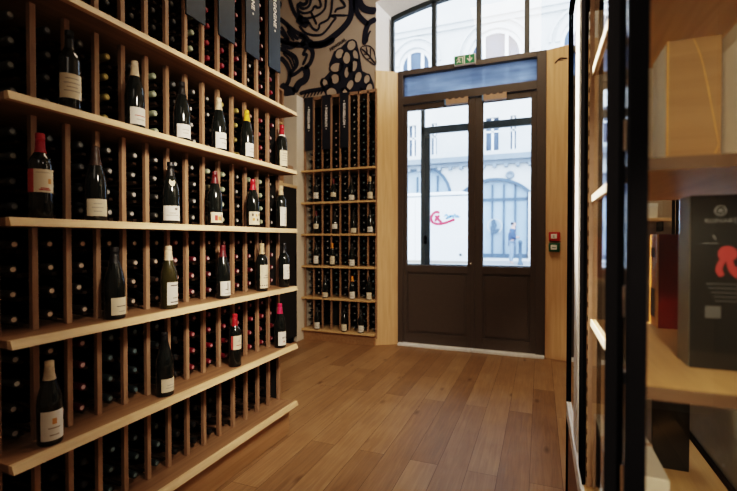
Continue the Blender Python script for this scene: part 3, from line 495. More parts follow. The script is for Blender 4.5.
# mural
mu = tag(empty('wall_mural', (0, 0, 0)), 'navy line drawing of rose, leaves and grapes on tan wall above far rack', 'mural')
d = MB()
for pts, wd, cl in MURAL: d.ribbon(pts, wd*(0.62 if cl else 1.25), cl, y=5.415)
d.prism(BLOB, 'Y', 5.4165, 5.418)
d.build('line_drawing', M['navy'], mu)
gm = MB()
for e in GRAPES:
    if min(p[1] for p in e) > 3.33: gm.add([(x, 5.4158, max(z, 3.382)) for x, z in e], [tuple(range(len(e)))])
gm.build('grape_fill', M['tan_wall'], mu)
text('lettering', 'FENOUIL', 0.062, (-2.59, 5.413, 4.082), (PI/2, -math.radians(24.8), 0), M['navy'], mu, spacing=1.12, bold=0.0022)

# pier at the left end of the far rack
struct(B(-3.75, -3.112, 5.2, 5.72, 0, 3.40).build('wall_pier', M['cream'], bevel=0.006), 'cream pier between the left wall and the far rack')

# ------------------------------------------------------------------ wine racks
SH = [2.335, 1.914, 1.493, 1.077, 0.655, 0.238]
TH = 0.028
PITCH = 0.1272; P0 = 0.9385
rack = tag(empty('wine_rack', (-1.9, 1.8, 0)), 'long oak wine rack with six shelves filling the left side', 'wine rack')
def rb(o): o.parent = rack; o.matrix_parent_inverse = Matrix.Translation((1.9, -1.8, 0)); return o
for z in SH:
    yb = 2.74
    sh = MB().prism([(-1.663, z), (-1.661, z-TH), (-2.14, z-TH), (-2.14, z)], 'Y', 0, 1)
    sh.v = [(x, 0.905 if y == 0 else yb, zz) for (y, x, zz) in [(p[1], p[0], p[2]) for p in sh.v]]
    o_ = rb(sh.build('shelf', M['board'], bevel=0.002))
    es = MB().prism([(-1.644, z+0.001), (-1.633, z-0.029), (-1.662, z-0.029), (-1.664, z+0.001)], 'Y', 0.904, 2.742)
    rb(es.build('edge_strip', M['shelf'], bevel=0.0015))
runners = MB()
for i in range(15):
    y = P0+PITCH*i
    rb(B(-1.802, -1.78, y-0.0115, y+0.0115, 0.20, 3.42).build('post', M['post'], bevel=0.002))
    for s in range(6):
        for r in range(4 if s > 0 else 11):
            zz = SH[s]+0.019+0.092*r
            for sd in (-1, 1):
                if (i == 0 and sd < 0) or (i == 14 and sd > 0): continue
                ya, yb_ = sorted((y+sd*0.0115, y+sd*0.030)); bx_ = (-2.10, -1.84, ya, yb_, zz-0.006, zz+0.006)
                if s == 5 and i+(0 if sd > 0 else -1) >= 4: rb(B(*bx_).build('bottle_runner', M['runner']))
                else: runners.box(*bx_)
    rb(B(-2.13, -2.09, y-0.0155, y+0.0155, 0.20, 3.42).build('rear_post', M['dark_back']))
o_ = rb(runners.build('bottle_runners', M['runner'])); o_['kind'] = 'stuff'
rb(B(-2.15, -2.13, 0.92, 2.72, 0.06, 3.42).build('back_panel', M['dark_back']))
rb(B(-2.13, -1.806, 2.731, 2.739, SH[5], 3.42).build('end_panel', M['dark_back']))
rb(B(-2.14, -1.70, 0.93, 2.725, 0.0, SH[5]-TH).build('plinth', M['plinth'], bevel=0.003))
rb(B(-2.15, -1.77, 0.905, 2.73, 3.42, 3.45).build('top_board', M['shelf']))

# far rack
FX0, FX1 = -3.108, -1.985
FSH = [2.375, 1.932, 1.493, 1.052, 0.613, 0.168]
FP = (FX1-0.012-FX0-0.02)/8
frk = tag(empty('wine_rack', (-2.55, 5.5, 0)), 'far oak wine rack between the cream pier and the door panel', 'wine rack')
def fb(o): o.parent = frk; o.matrix_parent_inverse = Matrix.Translation((2.55, -5.5, 0)); return o
for z in FSH:
    fb(B(FX0, FX1+(-0.03), 5.30, 5.70, z-0.028, z).build('shelf', M['shelf_x'], bevel=0.003))
for i in range(9):
    x = FX0+0.02+FP*i-(0.02 if i == 8 else 0)
    fb(B(x-0.011, x+0.011, 5.375, 5.40, 0.10, 3.40).build('post', M['post']))
fb(B(FX0, -2.04, 5.70, 5.715, 0.0, 3.36).build('back_panel', M['dark_back']))
fb(B(FX0, -2.036, 5.375, 5.41, 3.36, 3.40).build('top_rail', M['post']))
fb(B(FX0, -2.036, 5.37, 5.70, 0.0, 0.14).build('plinth', M['plinth']))

# signs
def sign(o_name, size, word, face, mat, lab, rot):
    o = tag(empty(o_name, face, rot), lab, 'sign')
    wd, h = size
    B(-wd/2, wd/2, -0.004, 0.004, 0, h).build('panel', mat, o, bevel=0.0015)
    if word:
        tx = text('lettering', '\u2022 '+word+' \u2022', 0.046, (0, -0.0046, 0.27), (PI/2, PI/2, 0), M['letter'], o, 'RIGHT', spacing=1.12, bold=0.002)
    return o
# the near rack: one sign over every second column at the far end; words read downwards
for c, word, lab in ((13, 'BOURGOGNE', 'slate blue sign with white BOURGOGNE lettering at the far end of left rack'),
                     (11, 'RH\u00d4NE', 'slate blue sign with partly seen white lettering, second from the end of left rack'),
                     (9, '', 'plain slate blue sign hanging third from the end of left rack'),
                     (7, '', 'plain slate blue sign hanging fourth from the end of left rack')):
    sign('region_sign', (PITCH+0.018, 0.80), word, (-1.772, P0+PITCH*(c+0.5), 2.628), M['sign'], lab, PI/2)
for c, word, pos in ((0, 'BEAUJOLAIS', 'leftmost of three'), (2, 'BORDEAUX', 'middle one of three'), (4, 'ROUSSILLON', 'rightmost of three')):
    sign('region_sign', (FP-0.012, 0.74), word, (FX0+0.02+FP*(c+0.5), 5.368, 2.66), M['sign_dark'], 'dark navy sign with tiny white letters on far rack, '+pos, 0.0)

# ------------------------------------------------------------------ bottles lying in the near rack
gl = MB().lathe([(0.0142, -0.045), (0.0148, -0.075), (0.019, -0.10), (0.031, -0.138), (0.0382, -0.172), (0.0382, -0.288), (0.034, -0.297), (0.0, -0.298)], 16, axis='X').mesh('racked_bottle', M['glass_lying'], True)
capmesh = {}
for kk in CAPS:
    m = MB().lathe([(0.0150, -0.058), (0.0158, -0.052), (0.0158, -0.004), (0.0142, -0.001), (0.0125, 0.0)], 14, axis='X')
    m.lathe([(0.0125, 0.0), (0.0095, 0.0015)], 14, axis='X', mi=0); m.lathe([(0.0095, 0.0015), (0.0, 0.002)], 14, axis='X', mi=1)
    capmesh[kk] = m.mesh('capsule', [M['cap_'+kk], M['tip_'+kk]], True)
CAPWORD = dict(silver='silver-tipped', cream='cream-tipped', red='red-capped', crimson='crimson-capped', teal='dull teal-capped', green='pale green-capped',
               yellow='yellow-capped', black='black-capped', grey='grey-tipped', rose='rosy-tipped')
def cap_of(t, c):
    if t == 0: return ['black']*7+['green', 'crimson', 'crimson', 'red', 'silver', 'rose', 'crimson']
    if t == 1: return ['grey', 'grey', 'grey', 'yellow', 'grey', 'green', 'grey', 'silver', 'silver', 'yellow', 'yellow', 'rose', 'red', 'rose']
    if t == 2: return ['grey', 'grey', 'grey', 'silver', 'silver', 'silver', 'silver', 'silver', 'green', 'green', 'silver', 'green', 'green', 'silver']
    if t == 3: return ['cream']*6+['rose']*8
    if t == 4: return ['silver', 'cream', 'rose', 'teal', 'teal', 'teal', 'black', 'red', 'red', 'red', 'red', 'red', 'red', 'red']
    return ['black']*3+['teal']*3+['black']*3+[None]*5
SHELF_WORD = ['top', 'second', 'third', 'fourth', 'fifth', 'bottom']
for t in range(6):
    for c in range(14):
        ck = cap_of(t, c)[c]
        if ck is None: continue
        y = P0+PITCH*(c+0.5)
        for r in range(4 if t else 9):
            z = SH[t]+0.046+0.092*r
            if t == 0:
                top = CAM_H+239/434*(0.93*y+0.3675*1.79)+0.02
                if z > top or (c in (7, 9, 11, 13) and z > 2.70): continue
            rng = random.Random(t*1000+c*20+r)
            o = bpy.data.objects.new('racked_bottle', gl); COL.objects.link(o)
            o.location = (-1.797+rng.uniform(-0.012, 0.008), y+rng.uniform(-0.006, 0.006), z+rng.uniform(0, 0.002))
            tag(o, '%s wine bottle racked %s row above %s shelf, %s column from the near end' % (CAPWORD[ck], ORD[r], SHELF_WORD[t], ORD[c]), 'bottle', 'wine bottles lying in the left rack')
            k = bpy.data.objects.new('capsule', capmesh[ck]); COL.objects.link(k); k.parent = o

# far rack: past 300 of the kind, the small far ones are one mass
fm = MB(); tips = [M['glass_lying'], M['tip_grey'], M['tip_teal'], M['tip_rose'], M['tip_silver'], M['tip_yellow']]
for t in range(6):
    for c in range(8):
        if t == 5 and c in (2, 3): continue
        for r in range(4 if t else 10):
            x = FX0+0.02+FP*(c+0.5); z = FSH[t]+0.05+0.096*r
            if t == 0 and (c in (0, 2, 4) and r > 2 or c in (1,) and r > 6 or c == 3 and r > 6 or c == 7 and r > 3): continue
            rng = random.Random(t*777+c*31+r)
            yy = 5.40+rng.uniform(-0.01, 0.015)
            fm.lathe([(0.0, yy+0.29), (0.036, yy+0.288), (0.037, yy+0.17), (0.030, yy+0.13), (0.0155, yy+0.09), (0.0155, yy+0.002), (0.012, yy)], 8, (x, 0, z), 'Y', 0)
            mi = [1, 2, 1, 3, 1, 4, 2, 2][c] if t == 0 else [1, 2, 1, 2, 1, 4, 1, 2][(c+t) % 8]
            fm.lathe([(0.013, yy), (0.0, yy-0.002)], 8, (x, 0, z), 'Y', mi)
tag(fm.build('racked_bottles', tips, None, True), 'dark wine bottles lying in the columns of the far rack', 'bottles', kind='stuff')

# ------------------------------------------------------------------ standing bottles
BORD = [(0.0, 0.0), (0.034, 0.0), (0.0375, 0.004), (0.0378, 0.10), (0.0375, 0.188), (0.0345, 0.206), (0.025, 0.222), (0.0165, 0.236), (0.0148, 0.25), (0.0145, 0.292), (0.0, 0.293)]
BURG = [(0.0, 0.0), (0.037, 0.0), (0.0408, 0.005), (0.0408, 0.145), (0.038, 0.172), (0.031, 0.200), (0.0225, 0.228), (0.0172, 0.250), (0.0150, 0.268), (0.0148, 0.292), (0.0, 0.293)]
def prof_r(P, z):
    for (r0, z0), (r1, z1) in zip(P[1:], P[2:]):
        if z0 <= z <= z1 and z1 > z0: return r0+(r1-r0)*(z-z0)/(z1-z0)
    return P[-2][0]
def bottle(loc, kind, cap, label, text_, yaw=0.0, glass='glass', h=1.0, capz=0.232, group=None, extra=None, seg=28):
    """label: (paper, z0, z1, half angle, [(a0, a1, u0, u1, ink)...])"""
    P = BORD if kind == 'bord' else BURG
    h *= 1.05 if kind == 'bord' else 1.03
    o = MB().lathe(P, seg).build('wine_bottle', M[glass], None, True)
    o.location = loc; o.rotation_euler = (0, 0, yaw); o.scale = (1, 1, h)
    tag(o, text_, 'bottle', group)
    zs = [capz+(0.298-capz)*q for q in (0, .2, .45, .7, 1.0)]
    cp = [(prof_r(P, z)+0.0009, z) for z in zs]
    cp = cp[:-1]+[(0.0152, 0.278), (0.0157, 0.282), (0.0157, 0.297), (0.0145, 0.300), (0.0, 0.300)]
    MB().lathe(cp, seg).build('capsule', M['sl_'+cap], o, True)
    if extra == 'band':
        MB().lathe([(prof_r(P, 0.222)+0.001, 0.222), (prof_r(P, 0.236)+0.0016, 0.236)], seg).build('neck_band', M['white_paper'], o, True)
    if extra == 'tag':
        rr = prof_r(P, 0.195)+0.0015
        m = MB()
        pts = [(0.0, 0.205), (0.012, 0.214), (0.015, 0.200), (0.010, 0.186), (0.0, 0.178), (-0.010, 0.186), (-0.015, 0.200), (-0.012, 0.214)]
        m.add([(prof_r(P, z)+0.0022, y, z) for y, z in pts], [tuple(range(8))])
        m.build('neck_medallion', M['lime_paper'], o)
    if label:
        paper, z0, z1, ha, marks = label
        R = prof_r(P, (z0+z1)/2)+0.0006
        m = MB().lathe([(R, z0), (R, z1)], 18, a0=-ha, a1=ha)
        inks = ['ink', 'ink_grey', 'ink_red', 'ink_orange']
        for a0, a1, u0, u1, ink in marks:
            m.lathe([(R+0.0005, z0+(z1-z0)*u0), (R+0.0005, z0+(z1-z0)*u1)], 6, a0=a0*ha, a1=a1*ha, mi=1+inks.index(ink))
        m.build('label', [M[paper]]+[M[i] for i in inks], o, True)
    return o
def lines(*rows): return [(-w, w, u-0.022, u+0.022, k) for u, w, k in rows]
L_GEN = lines((0.75, .3, 'ink_grey'), (0.5, .62, 'ink'), (0.25, .4, 'ink_grey'))
L_FINE = lines((0.72, .35, 'ink_grey'), (0.40, .45, 'ink_grey'), (0.28, .5, 'ink_grey'))
XB = -1.71
S = lambda t, y, *a, **k: bottle((XB, y, SH[t]), *a, **k)
G = 'bottles standing along the left rack shelves'
S(1, 1.155, 'bord', 'black', ('lime_paper', 0.045, 0.135, 1.25, lines((.8, .5, 'ink_grey'), (.62, .6, 'ink_grey'), (.45, .4, 'ink_grey'), (.3, .6, 'ink_grey'))), 'dark bottle with tall cream label, first on second shelf of left rack', yaw=-.35, group=G)
S(1, 1.448, 'burg', 'cream', ('white_paper', 0.018, 0.092, 1.1, lines((.52, .55, 'ink_red'), (.3, .4, 'ink_grey'))), 'bottle with long cream capsule and white label, second on second shelf', yaw=-.1, group=G)
S(1, 1.726, 'burg', 'black', ('white_paper', 0.018, 0.085, 1.1, lines((.6, .4, 'ink_grey'), (.35, .3, 'ink_grey'))), 'black-capped bottle with low white label, third on second shelf', yaw=-.3, group=G)
S(1, 2.001, 'burg', 'cream', ('white_paper', 0.018, 0.105, 1.15, lines((.62, .55, 'ink'), (.35, .3, 'ink_grey'))), 'cream-capped bottle with dark title on white label, fourth on second shelf', yaw=-.15, group=G)
S(1, 2.256, 'burg', 'yellow', ('white_paper', 0.018, 0.098, 1.05, lines((.6, .3, 'ink_grey'), (.35, .45, 'ink_grey'))), 'yellow-capped bottle with white label on second shelf', yaw=-.05, group=G)
S(1, 2.653, 'bord', 'red', ('lime_paper', 0.02, 0.125, 1.1, lines((.8, .5, 'ink_grey'), (.65, .6, 'ink_grey'), (.5, .5, 'ink_grey'), (.35, .6, 'ink_grey'))), 'red-capped bottle with white neck band at the far end of second shelf', yaw=-.3, group=G, extra='band')
S(2, 1.045, 'bord', 'red', ('lime_paper', 0.092, 0.172, 1.35, [(-1, -.42, 0, 1, 'ink_red'), (.45, .68, .38, .60, 'ink_orange'), (-.1, .65, .09, .14, 'ink_red'), (.0, .55, .16, .20, 'ink_red'), (-.25, .55, .84, .87, 'ink_grey')]), 'red-capped bottle with red-edged cream label at the near end of third shelf', yaw=-.55, group=G)
S(2, 1.258, 'burg', 'brown', ('lime_paper', 0.02, 0.088, 1.05, lines((.72, .35, 'ink_grey'), (.5, .5, 'ink_grey'), (.28, .35, 'ink_grey'))), 'brown-capped bottle with small low cream label, second on third shelf', yaw=-.45, group=G, capz=0.222)
S(2, 1.65, 'burg', 'black', ('white_paper', 0.018, 0.088, 1.15, [(.2, .5, .72, .85, 'ink')]+lines((.5, .3, 'ink_grey'), (.35, .6, 'ink_grey'))), 'bottle with cream neck medallion and cream label on third shelf', yaw=-.55, group=G, extra='tag')
S(2, 1.965, 'burg', 'wine', ('lime_paper', 0.018, 0.075, 1.1, [(-.5, -.15, .2, .7, 'ink_red'), (-.1, .3, .25, .6, 'ink_orange'), (.35, .5, .2, .75, 'ink_red')]), 'dark wine-capped bottle with red figures on its cream label', yaw=-.3, group=G)
S(2, 2.315, 'burg', 'red', ('lime_paper', 0.018, 0.098, 1.15, [(-.6, -.35, .65, .85, 'ink'), (-.1, .15, .62, .8, 'ink_orange'), (.35, .55, .66, .84, 'ink'), (-.5, -.2, .3, .5, 'ink_orange'), (.05, .3, .28, .48, 'ink'), (.4, .6, .2, .45, 'ink_grey')]), 'red-capped bottle with patchwork marks on cream label on third shelf', yaw=-.4, group=G)
S(2, 2.638, 'bord', 'tan', ('white_paper', 0.02, 0.15, 0.95, lines((.6, .12, 'ink_grey'), (.4, .12, 'ink_grey'))), 'tan-capped slim bottle with tall white label at far end of third shelf', yaw=-.2, group=G, h=0.97)
S(3, 1.34, 'burg', 'black', ('lime_paper', 0.018, 0.09, 1.05, lines((.5, .5, 'ink'), (.2, .3, 'ink_grey'))), 'black-capped bottle with pale yellow label, nearest on fourth shelf', yaw=.05, group=G)
S(3, 1.634, 'burg', 'cream', ('white_paper', 0.02, 0.128, 1.0, lines((.85, .6, 'ink'), (.3, .35, 'ink_grey'), (.12, .62, 'ink'))), 'cream-capped olive bottle with tall white label on fourth shelf', yaw=.05, group=G, glass='glass_olive')
S(3, 2.029, 'burg', 'wine', ('white_paper', 0.018, 0.098, 1.1, [(-.12, 0, .35, .9, 'ink'), (-.4, .0, .4, .46, 'ink')]+lines((.15, .5, 'ink_grey'))), 'bottle with black angular mark on white label on fourth shelf', yaw=-.1, group=G)
S(3, 2.409, 'bord', 'tan', ('lime_paper', 0.02, 0.165, 1.1, lines((.12, 1, 'ink'), (.55, .3, 'ink_grey'), (.45, .5, 'ink_grey'))), 'tan-capped bottle with tall cream label and black band on fourth shelf', yaw=-.15, group=G)
S(3, 2.675, 'bord', 'black', ('white_paper', 0.055, 0.155, 1.0, lines((.55, .35, 'ink_grey'), (.35, .2, 'ink_grey'))), 'black-capped bottle with plain white label at far end of fourth shelf', yaw=-.1, group=G)
S(4, 1.068, 'burg', 'cream', ('white_paper', 0.02, 0.125, 1.1, [(-.16, .16, .55, .75, 'ink_orange')]+lines((.42, .45, 'ink_grey'), (.18, .35, 'ink_grey'))), 'cream-capped bottle with orange crest on white label, nearest on fifth shelf', yaw=-.2, group=G)
S(4, 1.606, 'burg', 'foil', ('lime_paper', 0.022, 0.085, 1.05, lines((.5, .4, 'ink_grey'), (.3, .5, 'ink_grey'))), 'dark foil-topped bottle with small cream label on fifth shelf', yaw=-.1, group=G, capz=0.262)
S(4, 2.132, 'bord', 'red', ('lime_paper', 0.10, 0.178, 1.3, [(-1, -.72, 0, 1, 'ink_red')]+lines((.3, .35, 'ink_red'), (.6, .2, 'ink_grey'))), 'red-capped bottle with red-edged cream label on fifth shelf', yaw=-.2, group=G)
S(4, 2.621, 'burg', 'magenta', ('white_paper', 0.018, 0.112, 1.05, [(-.3, -.1, .5, .62, 'ink'), (.1, .3, .5, .62, 'ink'), (-.12, .12, .22, .32, 'ink_red')]), 'magenta-capped bottle with face-like marks on white label at far end of fifth shelf', yaw=-.25, group=G)
G2 = 'bottles standing on the far rack shelves'
far = [(0+1, [(-2.887, 'bord', 'black', .045, .125), (-2.62, 'burg', 'wine', .06, .115), (-2.352, 'burg', 'black', .012, .075), (-2.085, 'bord', 'tan', .02, .10)]),
       (2, [(-2.888, 'bord', 'wine', .065, .13), (-2.601, 'burg', 'black', .065, .13), (-2.323, 'burg', 'black', .012, .07), (-2.085, 'bord', 'black', .02, .085)]),
       (3, [(-2.891, 'bord', 'black', .03, .13), (-2.638, 'bord', 'orange', .025, .13), (-2.347, 'burg', 'black', .012, .09)]),
       (4, [(-2.748, 'burg', 'black', .012, .075), (-2.341, 'burg', 'orange', .012, .10), (-2.10, 'bord', 'black', .012, .10)]),
       (5, [(-2.875, 'burg', 'black', .015, .10), (-2.462, 'burg', 'black', .015, .10), (-2.215, 'burg', 'black', .015, .10)])]
for t, row in far:
    for i, (x, kd, cp, a, b) in enumerate(row):
        nm = {'black': 'black-capped', 'wine': 'wine-capped', 'tan': 'tan-capped', 'orange': 'orange-capped'}[cp]
        bottle((x, 5.335, FSH[t]), kd, cp, ('white_paper' if (i+t) % 2 else 'lime_paper', a, b, 1.1, L_GEN if kd == 'bord' else L_FINE),
               '%s bottle, %s from left on %s shelf of far rack' % (nm, ORD[i], SHELF_WORD[t] if t < 5 else 'bottom'), yaw=-PI/2+0.3, group=G2, seg=16)

# ------------------------------------------------------------------ cabinet and frame along the left wall, beyond the near rack
lc = tag(empty('low_cabinet', (-3.42, 4.2, 0)), 'black-fronted cabinet with oak top along left wall, beyond the long rack', 'cabinet')
def lb(o): o.parent = lc; o.matrix_parent_inverse = Matrix.Translation((3.42, -4.2, 0)); return o
lb(B(-3.74, -3.115, 3.2, 5.19, 0.08, 2.11).build('carcass', M['dark_back']))
lb(B(-3.74, -3.15, 3.22, 5.17, 0.0, 0.08).build('plinth', M['black']))
lb(B(-3.74, -3.10, 3.2, 5.19, 2.11, 2.15).build('top_board', M['shelf'], bevel=0.003))
for y0, y1 in ((3.22, 3.86), (3.88, 4.52), (4.54, 5.17)):
    d_ = lb(B(-3.115, -3.10, y0, y1, 0.10, 2.09).build('door', M['dark_back'], bevel=0.002))
    B(-3.10, -3.09, y1-0.05, y1-0.035, 1.0, 1.2).build('handle', M['black'], d_)
wf = tag(empty('bottle_crate', (-3.42, 4.5, 2.15)), 'open oak bottle frame standing on the black-fronted cabinet', 'shelf')
m = MB()
m.box(-0.30, 0.30, -0.42, -0.39, 0, 1.22); m.box(-0.30, 0.30, 0.36, 0.39, 0, 1.22); m.box(-0.30, 0.30, -0.39, 0.36, 1.19, 1.22)
m.build('frame', M['post'], wf, bevel=0.002)
for z in (0.0, 0.38, 0.76): B(-0.30, 0.30, -0.39, 0.36, z, z+0.025).build('shelf', M['shelf'], wf)
B(-0.30, -0.29, -0.39, 0.36, 0.025, 1.19).build('back_panel', M['dark_back'], wf)
gb = tag(empty('carton', (-3.28, 5.04, 2.15)), 'small grey carton on cabinet top against the cream pier', 'box')
B(-0.13, 0.13, -0.11, 0.12, 0, 0.26).build('body', M['ink_grey'], gb, bevel=0.004)
B(-0.132, 0.132, -0.112, 0.122, 0.20, 0.265).build('lid', M['tan_plastic'], gb, bevel=0.004)

M['grey_card'] = plain('grey_card', (0.20, 0.19, 0.16), 0.4)
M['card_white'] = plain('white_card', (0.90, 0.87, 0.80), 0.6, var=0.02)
M['band'] = wood('shaded_oak_end', (0.075, 0.042, 0.023), (0.11, 0.062, 0.034), 'X')  # oak with shade of the shelf's near end put into its colour
# ------------------------------------------------------------------ glazed display cabinet on the right
cb = tag(empty('display_cabinet', (0.39, 1.7, 0)), 'black-framed glass display cabinet with oak shelves on the right', 'display cabinet')
def c_(o): o.parent = cb; o.matrix_parent_inverse = Matrix.Translation((-0.39, -1.7, 0)); return o
X0, X1, Y0, Y1, ZB, ZT = 0.137, 0.64, 0.83, 2.58, 0.55, 2.62
c_(B(X0+0.01, X1-0.005, Y0+0.005, Y1-0.005, 0.0, 0.47).build('base', M['cab_base'], bevel=0.003))
c_(B(X0+0.012, X1-0.01, Y0+0.01, Y1-0.01, 0.47, ZB).build('base_board', M['cab_wood']))
c_(B(X0, X0+0.012, Y0+0.03, Y1-0.03, 0.472, ZB-0.002).build('bottom_rail', M['alu'], bevel=0.002))
c_(B(X1-0.03, X1, Y0+0.03, Y1-0.03, ZB, ZB+0.02).build('back_rail', M['black']))
for x in (X0, X1-0.028):
    for y, q in ((Y0, 0.03), (Y1-0.014, 0.014)): c_(B(x, x+q-0.002, y, y+q, 0.0, ZT).build('post', M['black'], bevel=0.002))
st = c_(B(X0+0.006, X0+0.018, 0.975, 1.15, 0.47, ZT).build('door_stile', M['black'], bevel=0.002))
c_(B(X0+0.006, X0+0.018, 1.70, 1.85, 0.47, ZT).build('door_stile', M['black'], bevel=0.002))
c_(B(X0+0.006, X0+0.016, 1.95, 2.13, 0.50, ZT).build('reflection_strip', M['alu'], bevel=0.002))  # pale strip standing in for a bright reflection in the glass
m = MB()
m.box(X0, X0+0.028, Y0, Y1, ZT, ZT+0.03); m.box(X1-0.028, X1, Y0, Y1, ZT, ZT+0.03); m.box(X0+0.028, X1-0.028, Y0, Y0+0.03, ZT, ZT+0.03); m.box(X0+0.028, X1-0.028, Y1-0.03, Y1, ZT, ZT+0.03)
c_(m.build('top_frame', M['black'])); c_(B(X0+0.028, X1-0.028, Y0+0.03, Y1-0.03, ZT+0.012, ZT+0.016).build('top_pane', M['cab_pane']))
for xx, ya, yb in ((0.172, 0.985, 1.70), (X0+0.012, 1.70, Y1-0.014)): c_(MB().add([(xx, ya, ZB), (xx, yb, ZB), (xx, yb, ZT), (xx, ya, ZT)], [(0, 1, 2, 3)]).build('door_pane', M['cab_pane']))
c_(MB().add([(X0+0.03, Y0+0.014, ZB), (X1-0.03, Y0+0.014, ZB), (X1-0.03, Y0+0.014, ZT), (X0+0.03, Y0+0.014, ZT)], [(0, 1, 2, 3)]).build('side_pane', M['cab_pane']))
c_(MB().add([(X0+0.012, Y1-0.007, ZB), (X1-0.012, Y1-0.007, ZB), (X1-0.012, Y1-0.007, ZT), (X0+0.012, Y1-0.007, ZT)], [(0, 1, 2, 3)]).build('side_pane', M['cab_pane']))
c_(MB().add([(X1-0.014, Y0+0.03, 1.10), (X1-0.014, Y1-0.014, 1.10), (X1-0.014, Y1-0.014, ZT), (X1-0.014, Y0+0.03, ZT)], [(0, 1, 2, 3)]).build('back_pane', M['cab_pane']))
c_(B(X1-0.018, X1-0.012, Y0+0.03, Y1-0.014, ZB+.02, 1.10).build('back_panel', M['grey_card']))
for z in (2.01, 1.572, 1.142):
    c_(B(0.168, X1-0.03, 0.953, 1.69, z-0.024, z).build('shelf', M['cab_wood']))
    c_(B(0.165, X1-0.03, 0.950, 0.953, z-0.024, z).build('shaded_end', M['band']))  # thin near end, coloured dark for shade
    c_(B(0.165, 0.168, 0.953, 1.69, z-0.024, z).build('lit_front', M['card_white']))  # white colour stands for light caught along the shelf front
m = MB(); m.box(0.158, 0.172, 1.692, 1.704, ZB, ZT)
for i in range(40): m.box(0.156, 0.158, 1.695, 1.701, ZB+0.03+0.05*i, ZB+0.05+0.05*i, 1)
c_(m.build('shelf_standard', [M['tan_plastic'], M['black']]))
for z in (0.95, 1.30, 1.62): c_(MB().lathe([(0.0, -0.03), (0.008, -0.03), (0.008, 0.03), (0.0, 0.03)], 10, (X0+0.02, 0.965, z)).build('hinge', M['chrome']))

def gift_box(name, loc, w_, d_, h_, mats, lab, bevel=0.002):
    """mats: front/back/top, left side"""
    o = tag(empty(name, loc), lab, 'box')
    m = MB().box(0, w_, 0, d_, 0, h_); m.m = [0, 0, 0, 0, 1, 0]
    m.build('carton', mats, o, bevel=bevel)
    return o
M['gold'] = wood('golden_veneer_box', (0.34, 0.20, 0.095), (0.43, 0.265, 0.135), 'X', rough=0.35)
M['redbox'] = plain('dark_red_gloss_card', (0.20, 0.015, 0.012), 0.2, coat=0.4)
M['orange_card'] = plain('orange_yellow_card', (0.65, 0.27, 0.04), 0.5)
M['black_card'] = plain('black_gloss_card', (0.012, 0.013, 0.013), 0.22, coat=0.3)
M['box_dim'] = plain('faint_print', (0.045, 0.045, 0.045), 0.5); M['box_print'] = plain('dim_grey_print', (0.11, 0.11, 0.11), 0.5); M['box_red'] = plain('deep_red_print', (0.22, 0.012, 0.012), 0.4)
M['gilt'] = plain('gilt_edge', (0.75, 0.45, 0.16), 0.3, metal=0.6)
g = gift_box('gift_box', (0.274, 1.205, 1.572), 0.105, 0.14, 0.309, [M['gold'], M['card_white']], 'golden wooden wine box with thin diagonal line on upper cabinet shelf')
m = MB(); m.ribbon([(0.05, 0.308), (0.07, 0.24), (0.1, 0.06)], 0.0022, y=-0.0012); m.ribbon([(0.1, 0.06), (0.09, 0.035), (0.078, 0.0)], 0.0022, y=-0.0012)
m.build('inlay_line', M['gilt'], g)
B(-0.001, 0.003, -0.0015, 0.002, 0, 0.309).build('corner_edge', M['gilt'], g)
g = gift_box('gift_box', (0.384, 0.97, 1.572), 0.10, 0.27, 0.30, [M['card_white'], M['card_white']], 'plain white carton right of the golden wooden box')
B(-0.0015, 0.1015, -0.0015, 0.2715, 0.27, 0.303).build('lid', M['cream'], g, bevel=0.002)
g = gift_box('gift_box', (0.34, 1.585, 1.142), 0.12, 0.10, 0.293, [M['redbox'], M['orange_card']], 'dark red gift box with gilt edge on middle cabinet shelf')
B(-0.002, 0.003, -0.002, 0.003, 0, 0.293).build('gilt_edge', M['gilt'], g)
m = MB(); m.box(-0.0015, 0, 0.03, 0.08, 0.03, 0.12); m.box(-0.0015, 0, 0.03, 0.08, 0.22, 0.25); m.build('side_print', M['ink'], g)
g = gift_box('gift_box', (0.30, 1.124, 1.142), 0.20, 0.085, 0.372, [M['black_card'], M['grey_card']], 'large black gift box with red motif and grey side on middle cabinet shelf', 0.004)
m = MB()
for k in range(5): m.ribbon([(0.045+0.004*k, 0.330), (0.0455+0.0038*k, 0.338), (0.047+0.003*k, 0.345)], 0.0016, y=-0.0012)
m.lathe([(0.0085, -0.0014), (0.0115, -0.0014)], 16, (0.053, 0, 0.338), 'Y'); m.lathe([(0.0, -0.0016), (0.004, -0.0016)], 10, (0.053, 0, 0.338), 'Y')
m.build('emblem', M['box_print'], g)
text('lettering', 'RUINART', 0.0130, (0.054, -0.0012, 0.316), (PI/2, 0, 0), M['box_print'], g, spacing=1.05)
m = MB()
m.lathe([(0.0, -0.0012), (0.017, -0.0012)], 20, (0.066, 0, 0.247), 'Y')
m.ribbon([(0.059, 0.235), (0.051, 0.215), (0.057, 0.200)], 0.012, y=-0.0015); m.ribbon([(0.069, 0.233), (0.075, 0.212), (0.087, 0.200)], 0.013, y=-0.0016)
m.ribbon([(0.076, 0.220), (0.091, 0.205), (0.103, 0.212)], 0.010, y=-0.0017)
m.build('red_motif', M['box_red'], g)
m = MB()
for k in range(5): m.box(0.03+0.004*k, 0.12-0.006*k, -0.0012, -0.0004, 0.182-0.009*k, 0.184-0.009*k)
m.box(0.028, 0.056, -0.0012, -0.0004, 0.11, 0.136)
m.box(0.022, 0.05, -0.0012, -0.0004, 0.268, 0.270); m.ribbon([(0.040, 0.287), (0.046, 0.276)], 0.004, y=-0.0012)
m.build('small_print', M['box_dim'], g)
g = gift_box('gift_box', (0.40, 1.93, ZB), 0.122, 0.10, 0.30, [M['black_card'], M['grey_card']], 'plain dark box on the floor of the glass cabinet', 0.004)
